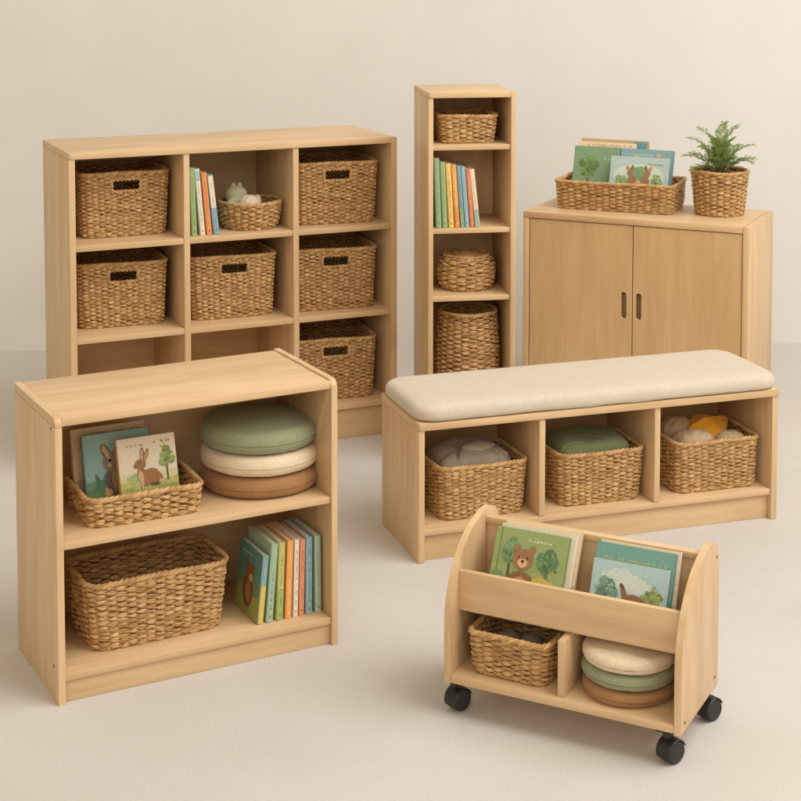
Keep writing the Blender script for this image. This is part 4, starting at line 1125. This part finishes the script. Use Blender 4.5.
def gold_cover(w, h):
    p = Pic(w, h); p.poly([(0, 0), (1, 0), (1, 1), (0, 1)], (104, 150, 140), 0); p.squig(.12, .90, .80, .05, (196, 178, 104), 2, 6, .15); p.hills(.4, .05, (84, 132, 122), 1); return p
G6 = 'picture books in the cart tray'
WHITEC = (226, 218, 200)
book('green book showing a brown bear at the front of the cart tray', face_out(FF, 0.068, 0.078, 0.2478, 0.010, 26), 0.184, 0.182, 0.010, (118, 134, 76), bear_cover(.184, .182), group=G6)
book('white-edged book just behind the bear book in the cart', face_out(FF, 0.074, 0.092, 0.2478, 0.009, 26), 0.190, 0.186, 0.009, WHITEC, text_cover(.190, .186, (206, 196, 170), (120, 110, 86)), group=G6)
book('tan-edged book rearmost behind the bear book in the cart', face_out(FF, 0.078, 0.105, 0.2478, 0.009, 26), 0.194, 0.188, 0.009, (206, 184, 148), text_cover(.194, .188, (214, 190, 152), (120, 110, 86)), group=G6)
book('pale sky book with trees and a brown animal tail in the cart', face_out(FF, 0.319, 0.084, 0.2478, 0.009, 22), 0.180, 0.148, 0.009, (206, 210, 196), tail_cover(.180, .148), group=G6)
book('teal book with golden lettering behind the pale sky book in the cart', face_out(FF, 0.317, 0.098, 0.2478, 0.010, 22), 0.190, 0.180, 0.010, (94, 138, 130), gold_cover(.190, .180), group=G6)
book('cream-edged book rearmost on the right of the cart tray', face_out(FF, 0.322, 0.111, 0.2478, 0.009, 22), 0.192, 0.182, 0.009, WHITEC, text_cover(.192, .182, (216, 200, 170), (120, 110, 86)), group=G6)

# ------------------------------------------------------------------ light, world, camera
def area(name, loc, aim, size, power, col, sy=None):
    li = bpy.data.lights.new(name, 'AREA'); li.energy = power; li.color = col; li.size = size
    if sy: li.shape = 'RECTANGLE'; li.size_y = sy
    o = bpy.data.objects.new(name, li); COL.objects.link(o); o.location = loc
    o.rotation_euler = (Vector(aim) - Vector(loc)).to_track_quat('-Z', 'Y').to_euler()
    return o
area('key_softbox', (3.6, 2.6, 5.4), (0.4, 4.8, 0.2), 5.0, 385, (0.97, 0.985, 1.0))
area('fill_softbox', (-0.8, -4.0, 4.6), (0.0, 5.0, 0.4), 3.0, 115, (1.0, 0.98, 0.95))
wd = bpy.data.worlds.new('World'); SC.world = wd; wd.use_nodes = True
bg = wd.node_tree.nodes['Background']; bg.inputs['Color'].default_value = (1.0, 0.84, 0.62, 1); bg.inputs['Strength'].default_value = 0.69

cam = bpy.data.cameras.new('camera'); co = bpy.data.objects.new('camera', cam); COL.objects.link(co)
co.location = (0, 0, 1.8); co.rotation_euler = (R(90 - 3.984473), 0, 0)
cam.sensor_width = 36; cam.lens = 1620.224 / 801 * 36; cam.shift_y = -(400.5 - 58.5887) / 801; cam.clip_end = 100
SC.camera = co
SC.render.engine = 'CYCLES'
SC.cycles.use_denoising = True
SC.cycles.max_bounces = 10; SC.cycles.diffuse_bounces = 8
SC.view_settings.view_transform = 'Standard'; SC.view_settings.look = 'None'; SC.view_settings.gamma = 1; SC.view_settings.exposure = 0.04
